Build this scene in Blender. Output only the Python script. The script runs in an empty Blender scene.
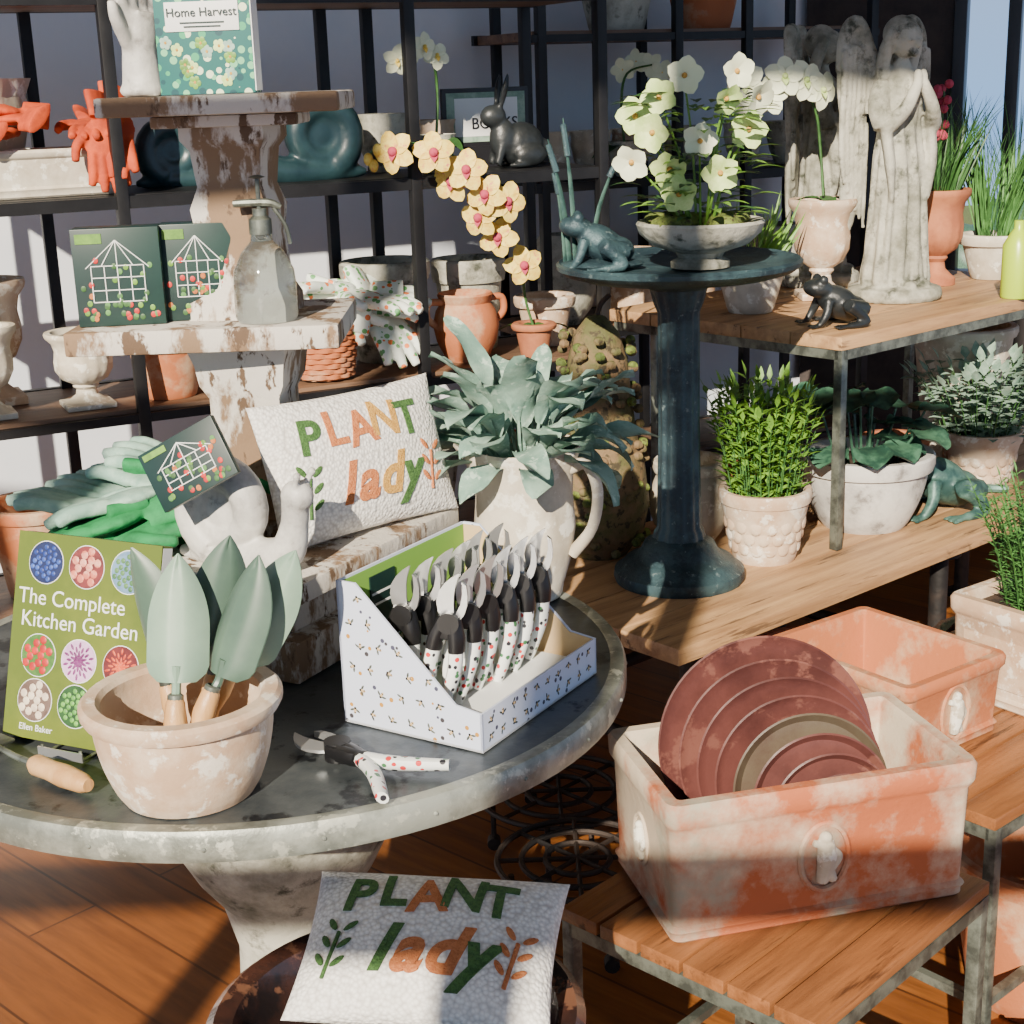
import bpy, bmesh, math, random
from mathutils import Vector as V, Matrix, Euler, noise
rnd=random.Random(11)
pi=math.pi
def C(r,g,b):
    f=lambda c:((c/255)/12.92 if c/255<=.04045 else ((c/255+.055)/1.055)**2.4)
    return (f(r),f(g),f(b),1)
# ------------------------------------------------------------ materials
def base(name,rough=.8,metal=0):
    m=bpy.data.materials.new(name);m.use_nodes=True
    nt=m.node_tree;p=nt.nodes['Principled BSDF']
    p.inputs['Roughness'].default_value=rough;p.inputs['Metallic'].default_value=metal
    return m,nt,p
def coords(nt,sc=(1,1,1)):
    tc=nt.nodes.new('ShaderNodeTexCoord');mp=nt.nodes.new('ShaderNodeMapping')
    mp.inputs['Scale'].default_value=sc
    nt.links.new(tc.outputs['Object'],mp.inputs['Vector'])
    oi=nt.nodes.new('ShaderNodeObjectInfo');ad=nt.nodes.new('ShaderNodeVectorMath');ad.operation='ADD'
    ml=nt.nodes.new('ShaderNodeMath');ml.operation='MULTIPLY';ml.inputs[1].default_value=17
    nt.links.new(oi.outputs['Random'],ml.inputs[0]);nt.links.new(mp.outputs[0],ad.inputs[0]);nt.links.new(ml.outputs[0],ad.inputs[1])
    return ad.outputs[0]
def noise_(nt,vec,scale,detail=7,rough=.65):
    n=nt.nodes.new('ShaderNodeTexNoise');n.inputs['Scale'].default_value=scale;n.inputs['Detail'].default_value=detail;n.inputs['Roughness'].default_value=rough
    nt.links.new(vec,n.inputs['Vector']);return n.outputs[0]
def rng(nt,val,lo,hi):
    n=nt.nodes.new('ShaderNodeMapRange');n.inputs[1].default_value=lo;n.inputs[2].default_value=hi
    nt.links.new(val,n.inputs[0]);return n.outputs[0]
def mix(nt,fac,a,b):
    n=nt.nodes.new('ShaderNodeMix');n.data_type='RGBA'
    nt.links.new(fac,n.inputs[0])
    for i,x in ((6,a),(7,b)):
        if isinstance(x,tuple): n.inputs[i].default_value=x
        else: nt.links.new(x,n.inputs[i])
    return n.outputs[2]
def bump(nt,p,val,st,dist=.01):
    n=nt.nodes.new('ShaderNodeBump');n.inputs['Strength'].default_value=st;n.inputs['Distance'].default_value=dist
    nt.links.new(val,n.inputs['Height']);nt.links.new(n.outputs[0],p.inputs['Normal'])
def mat(name,c1,c2=None,c3=None,scale=6,lo=.42,hi=.58,rough=.8,metal=0,bu=.3,bs=60,s3=None,lo3=.55,hi3=.6,sc=(1,1,1),coat=0):
    m,nt,p=base(name,rough,metal)
    vec=coords(nt,sc)
    col=c1
    if c2: col=mix(nt,rng(nt,noise_(nt,vec,scale),lo,hi),c1,c2)
    if c3: col=mix(nt,rng(nt,noise_(nt,vec,s3 or scale*2.7),lo3,hi3),col,c3)
    if isinstance(col,tuple): p.inputs['Base Color'].default_value=col
    else: nt.links.new(col,p.inputs['Base Color'])
    if bu: bump(nt,p,noise_(nt,vec,bs,5),bu,.004)
    if coat: p.inputs['Coat Weight'].default_value=coat
    return m
def dots(name,bg,cols,scale=60,thr=.3,rough=.6,bu=0):
    m,nt,p=base(name,rough)
    vec=coords(nt)
    vo=nt.nodes.new('ShaderNodeTexVoronoi');vo.inputs['Scale'].default_value=scale
    nt.links.new(vec,vo.inputs['Vector'])
    sx=nt.nodes.new('ShaderNodeSeparateColor');nt.links.new(vo.outputs['Color'],sx.inputs[0])
    r=nt.nodes.new('ShaderNodeValToRGB');r.color_ramp.interpolation='CONSTANT'
    el=r.color_ramp.elements
    el[0].color=cols[0];el[1].position=1/len(cols);el[1].color=cols[1%len(cols)]
    for i in range(2,len(cols)):
        e=el.new(i/len(cols));e.color=cols[i]
    nt.links.new(sx.outputs[0],r.inputs[0])
    lt=nt.nodes.new('ShaderNodeMath');lt.operation='LESS_THAN';lt.inputs[1].default_value=thr
    nt.links.new(vo.outputs['Distance'],lt.inputs[0])
    nt.links.new(mix(nt,lt.outputs[0],bg,r.outputs[0]),p.inputs['Base Color'])
    return m
def woodmat(name,c1,c2,c3=None,ax='x',rough=.55,g=9):
    s={'x':(.8,g,g),'y':(g,.8,g),'z':(g,g,.8)}[ax]
    return mat(name,c1,c2,c3,scale=3,lo=.35,hi=.65,rough=rough,bu=.35,bs=12,sc=s,s3=5,lo3=.58,hi3=.66)
M={}
M['terra']=mat('terracotta_aged',C(172,100,60),C(188,164,134),C(140,80,52),scale=7,lo=.46,hi=.64,s3=14,lo3=.6,hi3=.7)
M['trough']=mat('terracotta_mossy_wash',C(170,92,54),C(196,180,156),C(152,154,136),scale=4.2,lo=.44,hi=.58,s3=6,lo3=.54,hi3=.70)
M['terra2']=mat('terracotta_plain',C(172,108,72),C(152,90,60),scale=10)
M['pink']=mat('terracotta_pale',C(202,182,158),C(182,152,124),C(218,208,192),scale=9)
M['cream']=mat('stone_cream',C(204,196,178),C(180,170,150),C(222,218,204),scale=9)
M['stone']=mat('stone_grey',C(178,176,162),C(112,112,98),C(62,66,54),scale=9,lo=.42,hi=.64,s3=22,lo3=.54,hi3=.68,bu=.8)
M['whitestone']=mat('white_glaze_worn',C(200,198,192),C(166,164,160),C(118,114,110),scale=10,rough=.5,s3=20,lo3=.58,hi3=.7)
M['peel']=mat('peeling_white_paint_wood',C(196,190,180),C(126,102,78),C(92,72,54),scale=12,lo=.49,hi=.55,s3=30,lo3=.57,hi3=.61,sc=(1,1,.45),bu=.8,bs=40)
M['verd']=mat('verdigris_metal',C(36,54,62),C(58,82,88),C(104,122,124),scale=14,s3=60,lo3=.6,hi3=.68,rough=.5,metal=.3,bu=.5,bs=120)
M['frog']=mat('verdigris_frog',C(44,74,72),C(86,120,110),scale=20,rough=.5,metal=.3)
M['black']=mat('black_steel',C(16,16,18),C(28,28,30),rough=.5,metal=.3,bu=.1)
M['iron']=mat('cast_iron',C(34,32,32),C(62,52,46),rough=.6,metal=.4,bu=.4)
M['steel']=mat('grey_steel_frame',C(118,124,114),C(76,80,74),scale=20,rough=.4,metal=.5,bu=.1)
M['zinc']=mat('zinc_top',C(58,66,72),C(90,96,98),C(36,40,44),scale=5,rough=.38,metal=.55,bu=.25,bs=25,s3=11)
M['zincrim']=mat('zinc_rim',C(156,160,150),C(110,114,106),C(180,182,168),scale=9,rough=.45,metal=.4,bu=.4,bs=30)
M['oak']=woodmat('oak_board',C(188,150,106),C(144,108,74),C(102,76,54))
M['walnut']=woodmat('walnut_slat',C(150,98,58),C(106,66,38),C(78,48,28),rough=.4)
M['shelfwood']=woodmat('shelf_wood',C(120,92,70),C(88,66,50),C(66,50,38))
M['handle']=woodmat('ash_handle',C(206,164,112),C(180,134,84),ax='z',rough=.4)
M['dkbrown']=mat('saucer_glaze',C(92,54,50),C(70,40,38),C(110,70,62),scale=5,rough=.35,bu=.1)
M['dkolive']=mat('saucer_glaze_green',C(84,74,60),C(72,56,46),scale=5,rough=.4,bu=.1)
M['glaze']=mat('brown_glaze',C(70,44,36),C(34,28,28),C(110,76,58),scale=7,rough=.22,bu=.1,coat=.4)
M['soil']=mat('soil',C(40,30,24),C(64,48,36),scale=50,bu=1,bs=90)
M['moss']=mat('moss',C(70,84,34),C(110,124,52),C(60,50,34),scale=30,bu=1,bs=120)
M['mosspear']=mat('moss_pear',C(116,94,66),C(84,84,46),C(60,52,34),scale=14,bu=1,bs=70,s3=40)
M['dkceramic']=mat('dark_green_ceramic',C(22,42,48),C(34,58,62),rough=.35,bu=.1)
M['rabbit']=mat('dark_bronze',C(38,42,44),C(22,26,28),rough=.4,bu=.3)
M['white']=mat('white_paper',C(226,228,226),bu=0,rough=.6)
M['tan']=mat('cardboard',C(198,170,128),bu=0)
M['silver']=mat('steel_blade',C(196,198,198),rough=.3,metal=.8,bu=0)
M['blackp']=mat('black_plastic',C(18,18,20),rough=.4,bu=0)
M['sage']=mat('sage_enamel',C(132,158,138),C(120,146,128),rough=.4,bu=0)
M['sage2']=mat('sage_enamel_dark',C(80,104,88),C(70,92,80),rough=.4,bu=0)
M['bookgreen']=mat('book_green',C(100,112,30),C(84,100,26),rough=.45,bu=0)
M['teal']=dots('teal_floral_print',C(22,96,92),[C(60,160,110),C(214,226,190),C(20,70,76),C(120,190,140)],75,.42)
M['kit']=mat('dark_green_card',C(24,52,46),C(18,42,40),rough=.4,bu=0)
M['brightgreen']=mat('bright_green_card',C(116,164,62),bu=0)
M['bees']=dots('bee_print_card',C(200,208,228),[C(200,208,228),C(60,56,60),C(180,130,50),C(200,208,228),C(70,70,90)],62,.2)
M['beecloth']=dots('floral_pruner_print',C(226,230,226),[C(200,50,50),C(226,230,226),C(60,110,70),C(40,40,46)],120,.38,rough=.35)
M['glovefloral']=dots('floral_glove_cloth',C(218,226,216),[C(226,120,60),C(90,150,90),C(218,226,216),C(120,170,110)],60,.42)
M['glovegreen']=mat('green_glove',C(24,130,70),C(18,104,56),scale=20,bu=.3)
M['glovegrey']=mat('sage_glove',C(158,188,172),C(126,162,148),scale=20,bu=.3)
M['orange']=mat('orange_glove',C(190,72,26),C(160,56,22),scale=20,bu=.3)
M['glass']=mat('sprayer_glass',C(200,212,212),rough=.05,bu=0)
M['glass'].node_tree.nodes['Principled BSDF'].inputs['Transmission Weight'].default_value=.95
M['leafb']=mat('leaf_bright',C(112,156,54),C(84,126,42),scale=30,rough=.5,bu=0)
M['leafm']=mat('leaf_mid',C(62,104,48),C(48,84,40),scale=30,rough=.5,bu=0)
M['leafd']=mat('leaf_dark_begonia',C(34,64,52),C(64,102,80),scale=25,rough=.45,bu=0)
M['leafblue']=mat('leaf_blue_green',C(138,166,150),C(104,138,124),C(164,188,172),scale=14,rough=.85,bu=.3,bs=80)
M['leafgrey']=mat('leaf_grey_green',C(150,174,156),C(116,146,128),scale=30,rough=.6,bu=0)
M['rosem']=mat('leaf_rosemary',C(90,142,72),C(70,116,58),scale=30,rough=.6,bu=0)
M['hell']=mat('petal_pale_green',C(204,222,148),C(178,204,120),scale=30,rough=.6,bu=0)
M['yel']=mat('petal_yellow',C(234,210,104),C(220,184,76),C(206,120,100),scale=60,rough=.6,bu=0,s3=70,lo3=.58,hi3=.66)
M['mag']=mat('petal_magenta',C(176,60,84),bu=0)
M['wht']=mat('petal_white',C(222,228,196),bu=0)
M['wallc']=mat('wall_blue_grey_plaster',C(206,210,216),C(198,204,212),scale=2,bu=.1,bs=40)
M['ceil']=mat('ceiling_paint',C(160,152,142),bu=0)
M['dkframe']=mat('dark_window_frame',C(30,30,34),C(24,24,28),bu=.05,rough=.4)
M['dkwall']=mat('dark_timber_wall',C(58,50,46),C(38,34,34),scale=5)
M['lime']=mat('lime_plastic',C(170,200,40),bu=0,rough=.3)
M['tgreen']=mat('yarn_green',C(76,116,56),C(56,92,44),scale=200,bu=.9,bs=300)
M['torange']=mat('yarn_orange',C(206,128,76),C(188,108,60),scale=200,bu=.9,bs=300)
M['tgold']=mat('yarn_gold',C(212,164,80),C(192,142,64),scale=200,bu=.9,bs=300)
def knit():
    m,nt,p=base('hooked_wool',.95)
    vec=coords(nt);vo=nt.nodes.new('ShaderNodeTexVoronoi');vo.inputs['Scale'].default_value=190
    nt.links.new(vec,vo.inputs['Vector'])
    nt.links.new(mix(nt,rng(nt,vo.outputs['Distance'],.2,.85),C(236,234,228),C(196,192,186)),p.inputs['Base Color'])
    iv=nt.nodes.new('ShaderNodeMath');iv.operation='SUBTRACT';iv.inputs[0].default_value=1;nt.links.new(vo.outputs['Distance'],iv.inputs[1])
    bump(nt,p,iv.outputs[0],.6,.003);return m
M['knit']=knit()
def floormat():
    m,nt,p=base('floor_planks',.36)
    tc=nt.nodes.new('ShaderNodeTexCoord');mp=nt.nodes.new('ShaderNodeMapping');mp.inputs['Rotation'].default_value=(0,0,.75)
    nt.links.new(tc.outputs['Object'],mp.inputs[0])
    b=nt.nodes.new('ShaderNodeTexBrick');b.inputs['Scale'].default_value=1;b.inputs['Brick Width'].default_value=1.3;b.inputs['Row Height'].default_value=.15
    b.inputs['Mortar Size'].default_value=.003;b.inputs['Color1'].default_value=C(152,94,44);b.inputs['Color2'].default_value=C(128,76,36);b.inputs['Mortar'].default_value=C(66,38,18)
    nt.links.new(mp.outputs[0],b.inputs['Vector'])
    m2=nt.nodes.new('ShaderNodeMapping');m2.inputs['Scale'].default_value=(1,9,1);nt.links.new(mp.outputs[0],m2.inputs[0])
    n=noise_(nt,m2.outputs[0],4)
    nt.links.new(mix(nt,rng(nt,n,.35,.75),b.outputs[0],C(94,54,26)),p.inputs['Base Color'])
    return m
M['floor']=floormat()
# ------------------------------------------------------------ geometry
def from_bm(bm):
    bm.verts.index_update();vs=[v.co.copy() for v in bm.verts];fs=[[v.index for v in f.verts] for f in bm.faces];bm.free();return vs,fs
def box(sx,sy,sz,c=(0,0,0),bev=0,rot=None):
    bm=bmesh.new();bmesh.ops.create_cube(bm,size=1)
    for v in bm.verts: v.co=V((v.co.x*sx,v.co.y*sy,v.co.z*sz))
    if bev: bmesh.ops.bevel(bm,geom=bm.edges[:],offset=bev,segments=2,affect='EDGES',profile=.6)
    R=Euler(rot).to_matrix() if rot else None
    for v in bm.verts: v.co=(R@v.co if R else v.co)+V(c)
    return from_bm(bm)
def lathe(prof,seg=40,mod=None,c=(0,0,0)):
    vs=[];fs=[];rings=[]
    for (r,z) in prof:
        if r<1e-6: vs.append(V((0,0,z))+V(c));rings.append([len(vs)-1])
        else:
            ring=[]
            for i in range(seg):
                a=2*pi*i/seg;k=mod(a,z) if mod else 1
                vs.append(V((r*k*math.cos(a),r*k*math.sin(a),z))+V(c));ring.append(len(vs)-1)
            rings.append(ring)
    for A,Bq in zip(rings,rings[1:]):
        if len(A)==1 and len(Bq)==1: continue
        for i in range(seg):
            j=(i+1)%seg
            if len(A)==1: fs.append([A[0],Bq[j],Bq[i]])
            elif len(Bq)==1: fs.append([A[i],A[j],Bq[0]])
            else: fs.append([A[i],A[j],Bq[j],Bq[i]])
    return vs,fs
def rectlathe(L,W,prof,cr=.01,n=3):
    vs=[];fs=[];cnt=4*(n+1)
    def ring(o,z):
        a=L/2+o;b=W/2+o;r=min(max(cr+o*.5,.002),a,b);out=[]
        for k,(sx,sy) in enumerate(((1,1),(-1,1),(-1,-1),(1,-1))):
            for i in range(n+1):
                t=k*pi/2+i*pi/2/n;out.append(V((sx*(a-r)+r*math.cos(t),sy*(b-r)+r*math.sin(t),z)))
        return out
    for o,z in prof: vs+=ring(o,z)
    for k in range(len(prof)-1):
        for i in range(cnt):
            j=(i+1)%cnt;fs.append([k*cnt+i,k*cnt+j,(k+1)*cnt+j,(k+1)*cnt+i])
    fs.append(list(range(cnt))[::-1]);fs.append([(len(prof)-1)*cnt+i for i in range(cnt)])
    return vs,fs
def crv(pts,n=6):
    pts=[V(p) for p in pts];out=[]
    for i in range(len(pts)-1):
        p0=pts[max(i-1,0)];p1=pts[i];p2=pts[i+1];p3=pts[min(i+2,len(pts)-1)]
        for k in range(n):
            t=k/n;out.append(.5*((2*p1)+(p2-p0)*t+(2*p0-5*p1+4*p2-p3)*t*t+(3*p1-p0-3*p2+p3)*t**3))
    out.append(pts[-1]);return out
def tube(pts,r,seg=8,n=5,sm=True,flat=1):
    P=crv(pts,n) if sm and len(pts)>2 else [V(p) for p in pts]
    N=len(P)
    if isinstance(r,(list,tuple)):
        R=[];
        for i in range(N):
            t=i/(N-1)*(len(r)-1);k=min(int(t),len(r)-2);R.append(r[k]+(r[k+1]-r[k])*(t-k))
    else: R=[r]*N
    vs=[];fs=[]
    T=(P[1]-P[0]).normalized();u=T.orthogonal().normalized()
    for i in range(N):
        T=(P[min(i+1,N-1)]-P[max(i-1,0)])
        T=T.normalized() if T.length>1e-9 else V((0,0,1))
        u=(u-T*u.dot(T));u=u.normalized() if u.length>1e-6 else T.orthogonal().normalized()
        w=T.cross(u)
        for k in range(seg):
            a=2*pi*k/seg;vs.append(P[i]+u*R[i]*math.cos(a)+w*R[i]*flat*math.sin(a))
    for i in range(N-1):
        for k in range(seg):
            j=(k+1)%seg;fs.append([i*seg+k,i*seg+j,(i+1)*seg+j,(i+1)*seg+k])
    fs.append(list(range(seg))[::-1]);fs.append([(N-1)*seg+k for k in range(seg)])
    return vs,fs
def ell(c,r,rot=None,seg=16):
    if not isinstance(r,(tuple,list)): r=(r,r,r)
    bm=bmesh.new();bmesh.ops.create_uvsphere(bm,u_segments=seg,v_segments=max(6,seg*2//3),radius=1)
    R=Euler(rot).to_matrix() if rot else None
    for v in bm.verts:
        q=V((v.co.x*r[0],v.co.y*r[1],v.co.z*r[2]));v.co=(R@q if R else q)+V(c)
    return from_bm(bm)
def leaf(p,d,L,W,bend=.4,fold=.2,n=5,up=V((0,0,1)),shape=.55,wav=0,pw=.8):
    d=V(d).normalized();side=d.cross(up)
    side=side.normalized() if side.length>1e-3 else V((1,0,0))
    nr=side.cross(d).normalized()
    vs=[];fs=[];pos=V(p);dd=d.copy()
    for i in range(n+1):
        t=i/n;w=W/2*math.sin(pi*min(1,max(0.04,t**shape)))**pw if i<n else W*.02
        if i==0: w=W*.06
        o=nr*(fold*w)+nr*(wav*w*math.sin(i*2.3))
        vs+= [pos-side*w+o,pos.copy(),pos+side*w+o]
        dd=(dd-nr*bend/n).normalized();nr=side.cross(dd).normalized();pos=pos+dd*L/n
    for i in range(n):
        a=i*3;fs+=[[a,a+1,a+4,a+3],[a+1,a+2,a+5,a+4]]
    return vs,fs
def fatleaf(p,d,L,W,bend=.6,cup=.25,twist=0,n=10,m=6,wave=.05,ph=0):
    # thick felt-like leaf : closed double surface, rounded outline, wavy margin
    d=V(d).normalized();up=V((0,0,1));side=d.cross(up)
    side=side.normalized() if side.length>1e-3 else V((1,0,0))
    side=Matrix.Rotation(twist,3,d)@side
    nr=side.cross(d).normalized();top=[];bot=[];pos=V(p);dd=d.copy()
    for i in range(n+1):
        t=i/n;w=W/2*max(.04,(math.sin(pi*min(1,t**.85)))**.6*(.45+.75*t if t<.7 else .975)) if 0<i<n else W*.05
        for j in range(m+1):
            u=j/m*2-1
            q=pos+side*(w*u)+nr*(cup*w*u*u+wave*W*math.sin(t*11+ph)*abs(u)**3*(1 if u>0 else -1))
            th=.0016*(1-u*u)*math.sin(pi*max(.05,min(.95,t)))+.0004
            top.append(q+nr*th);bot.append(q-nr*th)
        dd=(dd-nr*bend/n).normalized();nr=side.cross(dd).normalized();pos=pos+dd*L/n
    fs=[];N=len(top)
    for i in range(n):
        for j in range(m):
            a=i*(m+1)+j;fs.append([a,a+1,a+m+2,a+m+1]);fs.append([N+a+m+1,N+a+m+2,N+a+1,N+a])
    return top+bot,fs
def merge(*parts):
    vs=[];fs=[]
    for a,b in parts:
        o=len(vs);vs+=list(a);fs+=[[i+o for i in f] for f in b]
    return vs,fs
def xf(g,Mx): return [Mx@V(v) for v in g[0]],g[1]
def remesh(g,vox=.005,it=4):
    me=bpy.data.meshes.new('tmp');me.from_pydata([tuple(v) for v in g[0]],[],g[1]);o=bpy.data.objects.new('tmp',me);bpy.context.collection.objects.link(o)
    a=o.modifiers.new('r','REMESH');a.mode='VOXEL';a.voxel_size=vox
    if it: b=o.modifiers.new('s','SMOOTH');b.iterations=it;b.factor=.5
    dg=bpy.context.evaluated_depsgraph_get();e=o.evaluated_get(dg);m=e.to_mesh()
    vs=[v.co.copy() for v in m.vertices];fs=[list(p.vertices) for p in m.polygons];e.to_mesh_clear()
    bpy.data.objects.remove(o);bpy.data.meshes.remove(me);return vs,fs
def text(s,size=1,ext=.02,off=0,shear=0,sub=0):
    cu=bpy.data.curves.new('t','FONT');cu.body=s;cu.size=size;cu.extrude=ext;cu.offset=off;cu.shear=shear;cu.align_x='CENTER';cu.align_y='CENTER';cu.resolution_u=4
    o=bpy.data.objects.new('t',cu);bpy.context.collection.objects.link(o)
    dg=bpy.context.evaluated_depsgraph_get();e=o.evaluated_get(dg);m=e.to_mesh()
    bm=bmesh.new();bm.from_mesh(m);e.to_mesh_clear()
    if sub:
        bmesh.ops.triangulate(bm,faces=bm.faces[:]);bmesh.ops.subdivide_edges(bm,edges=bm.edges[:],cuts=sub)
    bpy.data.objects.remove(o);return from_bm(bm)
class B:
    def __init__(s): s.v=[];s.f=[];s.m=[];s.mats=[]
    def add(s,g,m,Mx=None):
        m=M[m] if isinstance(m,str) else m
        if m not in s.mats: s.mats.append(m)
        k=s.mats.index(m);o=len(s.v)
        s.v+= [Mx@V(v) for v in g[0]] if Mx else [V(v) for v in g[0]]
        s.f+=[[i+o for i in f] for f in g[1]];s.m+=[k]*len(g[1]);return s
    def obj(s,name,loc=(0,0,0),rz=0,rot=None,scale=1):
        me=bpy.data.meshes.new(name);me.from_pydata([tuple(v) for v in s.v],[],s.f)
        for m in s.mats: me.materials.append(m)
        me.polygons.foreach_set('material_index',s.m);me.polygons.foreach_set('use_smooth',[True]*len(s.f))
        me.update();me.set_sharp_from_angle(angle=.7)
        bm=bmesh.new();bm.from_mesh(me);bmesh.ops.recalc_face_normals(bm,faces=bm.faces[:]) if len(s.f)<60000 else None;bm.to_mesh(me);bm.free()
        o=bpy.data.objects.new(name,me);bpy.context.collection.objects.link(o)
        o.location=loc;o.rotation_euler=rot if rot else (0,0,math.radians(rz));o.scale=(scale,)*3
        return o
T=Matrix.Translation
def R(a,ax): return Matrix.Rotation(math.radians(a),4,ax)
def frame(o,x,y):
    x=V(x).normalized();z=x.cross(V(y)).normalized();y=z.cross(x)
    m=Matrix((x,y,z)).transposed().to_4x4();m.translation=V(o);return m

# ------------------------------------------------------------ room
O=V((-.163,3.587,0));d_=V((.899,.438,0));n_=V((-.438,.899,0))
def SP(s,bk,z):
    q=O+d_*s+n_*bk;return (q.x,q.y,z)
SYAW=26
b=B();b.add(box(9,10,.1,(0,0,-.05)),'floor');b.obj('floor',(.3,2.0,0))
w=O+n_*1.0+d_*(-.62)
b=B();b.add(box(4.9,.1,4.4,(0,0,2.2)),'wallc');b.obj('wall_back',(w.x,w.y,0),SYAW)
wc=V((1.05,5.25,0));wang=-22
b=B();W=2.6
b.add(box(W,.12,.85,(W/2,0,.425)),'dkwall');b.add(box(W,.12,2.6,(W/2,0,3.08)),'dkwall')
b.add(box(.47,.12,1.1,(.235,0,1.35)),'dkwall')
b.obj('wall_right',wc,wang)
b=B()
for x,wd in ((.49,.04),(.655,.04),(1.2,.05),(1.9,.05),(2.55,.05)): b.add(box(wd,.1,1.0,(x,-.02,1.3),.004),'dkframe')
b.add(box(2.1,.1,.05,(1.53,-.02,.87),.004),'dkframe');b.add(box(2.1,.1,.05,(1.53,-.02,1.79),.004),'dkframe')
b.obj('window_1',wc,wang)
# unseen storefront, added behind the viewpoint: steel mullions and header shape the sunlight
b=B()
for i in range(11): b.add(box(.07,.1,4.3,(-4.05+.8*i,0,2.15)),'dkframe')
for z in (.04,2.14,3.28): b.add(box(8.2,.1,.06,(0,0,z)),'dkframe')
b.obj('added_shadow_mullions',(0.1,-1.3,0))  # added out of view so its bars throw shadow stripes
b=B();b.add(box(9,7.8,.1,(0,0,.05)),'ceil');b.obj('added_ceiling',(.3,2.6,4.42))  # unseen, added to cut sky fill and deepen contrast
b=B();b.add(box(8.2,.14,.2,(0,0,0)),'dkframe');b.obj('added_sun_header',(.1,-1.3,4.35))  # unseen header, added to keep sun off the upper back wall
b=B();b.add(([(-60,14,-4),(90,14,-4),(90,120,-9),(-60,120,-9)],[[0,1,2,3]]),'moss');b.obj('ground_outside')
b=B()
for i in range(40):
    b.add(ell((10+i*1.3+rnd.random(),55+rnd.random()*4,-6+rnd.random()),(1.6,1.6,1.5+rnd.random()*1.3),seg=8),'leafd')
b.obj('tree_line_outside')

def shelving(name,posts,bposts,s0,s1,b0,zs,zmid):
    b=B();c=(s0+s1)/2;L=s1-s0
    for s in posts: b.add(box(.026,.026,2.3,(s,b0,1.15),.002),'black')
    for s in bposts: b.add(box(.026,.026,2.3,(s,b0+.36,1.15),.002),'black')
    for z in zs:
        b.add(box(L,.02,.028,(c,b0+.37,z-.012)),'black')
        b.add(box(L-.02,.35,.025,(c,b0+.185,z-.0126),.003),'shelfwood')
        b.add(box(L,.02,.02,(c,b0,z-.02)),'black')
    b.add(box(L,.02,.026,(c,b0,zmid-.005)),'black');b.add(box(L,.02,.026,(c,b0+.37,zmid-.005)),'black')
    b.add(box(L-.02,.35,.012,(c,b0+.185,zmid+.004),.002),'black')
    return b.obj(name,(O.x,O.y,0),SYAW)
ZM=1.345
shelving('metal_shelving_unit',(-1.35,-.72,-.04,.46),(-1.3,-.82,-.12,.0,.44),-1.45,.475,0,(.44,.88,1.76),ZM-.011)
shelving('metal_shelving_unit',(.56,.74,1.0,1.24,1.7),(.6,1.1,1.66),.53,1.72,.5,(.44,.85,1.68),1.265)

# ------------------------------------------------------------ pots
def potprof(rb,rt,h,wall=.012,lip=.012,liph=.03,soil=None,belly=0):
    out=[(0,0),(rb*.97,0),(rb,.004)]
    n=8
    for i in range(1,n+1):
        t=i/n;out.append((rb+(rt-rb)*t+belly*math.sin(pi*t),(h-liph)*t))
    out+=[(rt+lip*.7,h-liph+.002),(rt+lip,h-liph*.6),(rt+lip,h-.005),(rt+lip*.6,h),(rt-wall*.6,h),(rt-wall,h-.006)]
    zi=h*.82 if soil is None else soil
    out+=[(rt-wall-.002,zi)]
    return out
def pot(b,m,rb,rt,h,soil=True,seg=40,mod=None,c=(0,0,0),**k):
    pr=potprof(rb,rt,h,**k)
    r=pr[-1][0];z=pr[-1][1]
    if soil:
        b.add(lathe(pr,seg,mod,c),m);b.add(lathe([(r+.001,z),(r*.6,z+.004),(0,z+.006)],seg,mod,c),'soil')
    else:
        b.add(lathe(pr[:-1]+[((rt-.012),h*.8),(rb-.006,.02),(0,.02)],seg,mod,c),m)
def urn(b,m,R_,h,c=(0,0,0),soil=True,square=True):
    pr=[(0,0),(R_*.62,0),(R_*.62,h*.07),(R_*.5,h*.1),(R_*.3,h*.17),(R_*.27,h*.24),(R_*.36,h*.28),(R_*.34,h*.31),(R_*.62,h*.38),(R_*.78,h*.5),(R_*.8,h*.62),(R_*.76,h*.75),(R_*.82,h*.86),(R_*.97,h*.93),(R_,h*.97),(R_*.98,h),(R_*.82,h),(R_*.74,h*.93)]
    fl=lambda a,z:1+(.02*math.cos(14*a) if h*.36<z<h*.72 else 0)
    b.add(lathe(pr,56,fl,c),m);b.add(lathe([(R_*.75,h*.93),(0,h*.94)],24,None,c),'soil')
    if square: b.add(box(R_*1.35,R_*1.35,h*.07,(c[0],c[1],c[2]+h*.035),.003),m)
def sprigs(b,m,c,R_,H,n,ll,lw,spread=.6,stem='leafm',step=.012,start=.1,lean=.6):
    for i in range(n):
        a=rnd.random()*2*pi;rr=math.sqrt(rnd.random())*R_*.6;h=H*(.65+.35*rnd.random())*(1-.25*rr/R_)
        p0=V(c)+V((math.cos(a)*rr,math.sin(a)*rr,0));tilt=V((math.cos(a),math.sin(a),0))*(rr/R_*spread+.1*rnd.random())*h
        p1=p0+tilt*.4+V((0,0,h*.55));p2=p0+tilt+V((0,0,h))
        P=crv([p0,p1,p2],6);b.add(tube([p0,p1,p2],[.0018,.0008],4,3),stem)
        L=h;k=int(L/step)
        for j in range(int(k*start),k):
            t=j/k*(len(P)-1);q=P[int(t)].lerp(P[min(int(t)+1,len(P)-1)],t-int(t))
            aa=j*2.4+i;dd=V((math.cos(aa),math.sin(aa),lean))
            b.add(leaf(q,dd,ll*(.7+.5*rnd.random()),lw,.5,.2,3),m)
        b.add(leaf(p2,(p2-p1),ll,lw,.2,.2,3),m)
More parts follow.
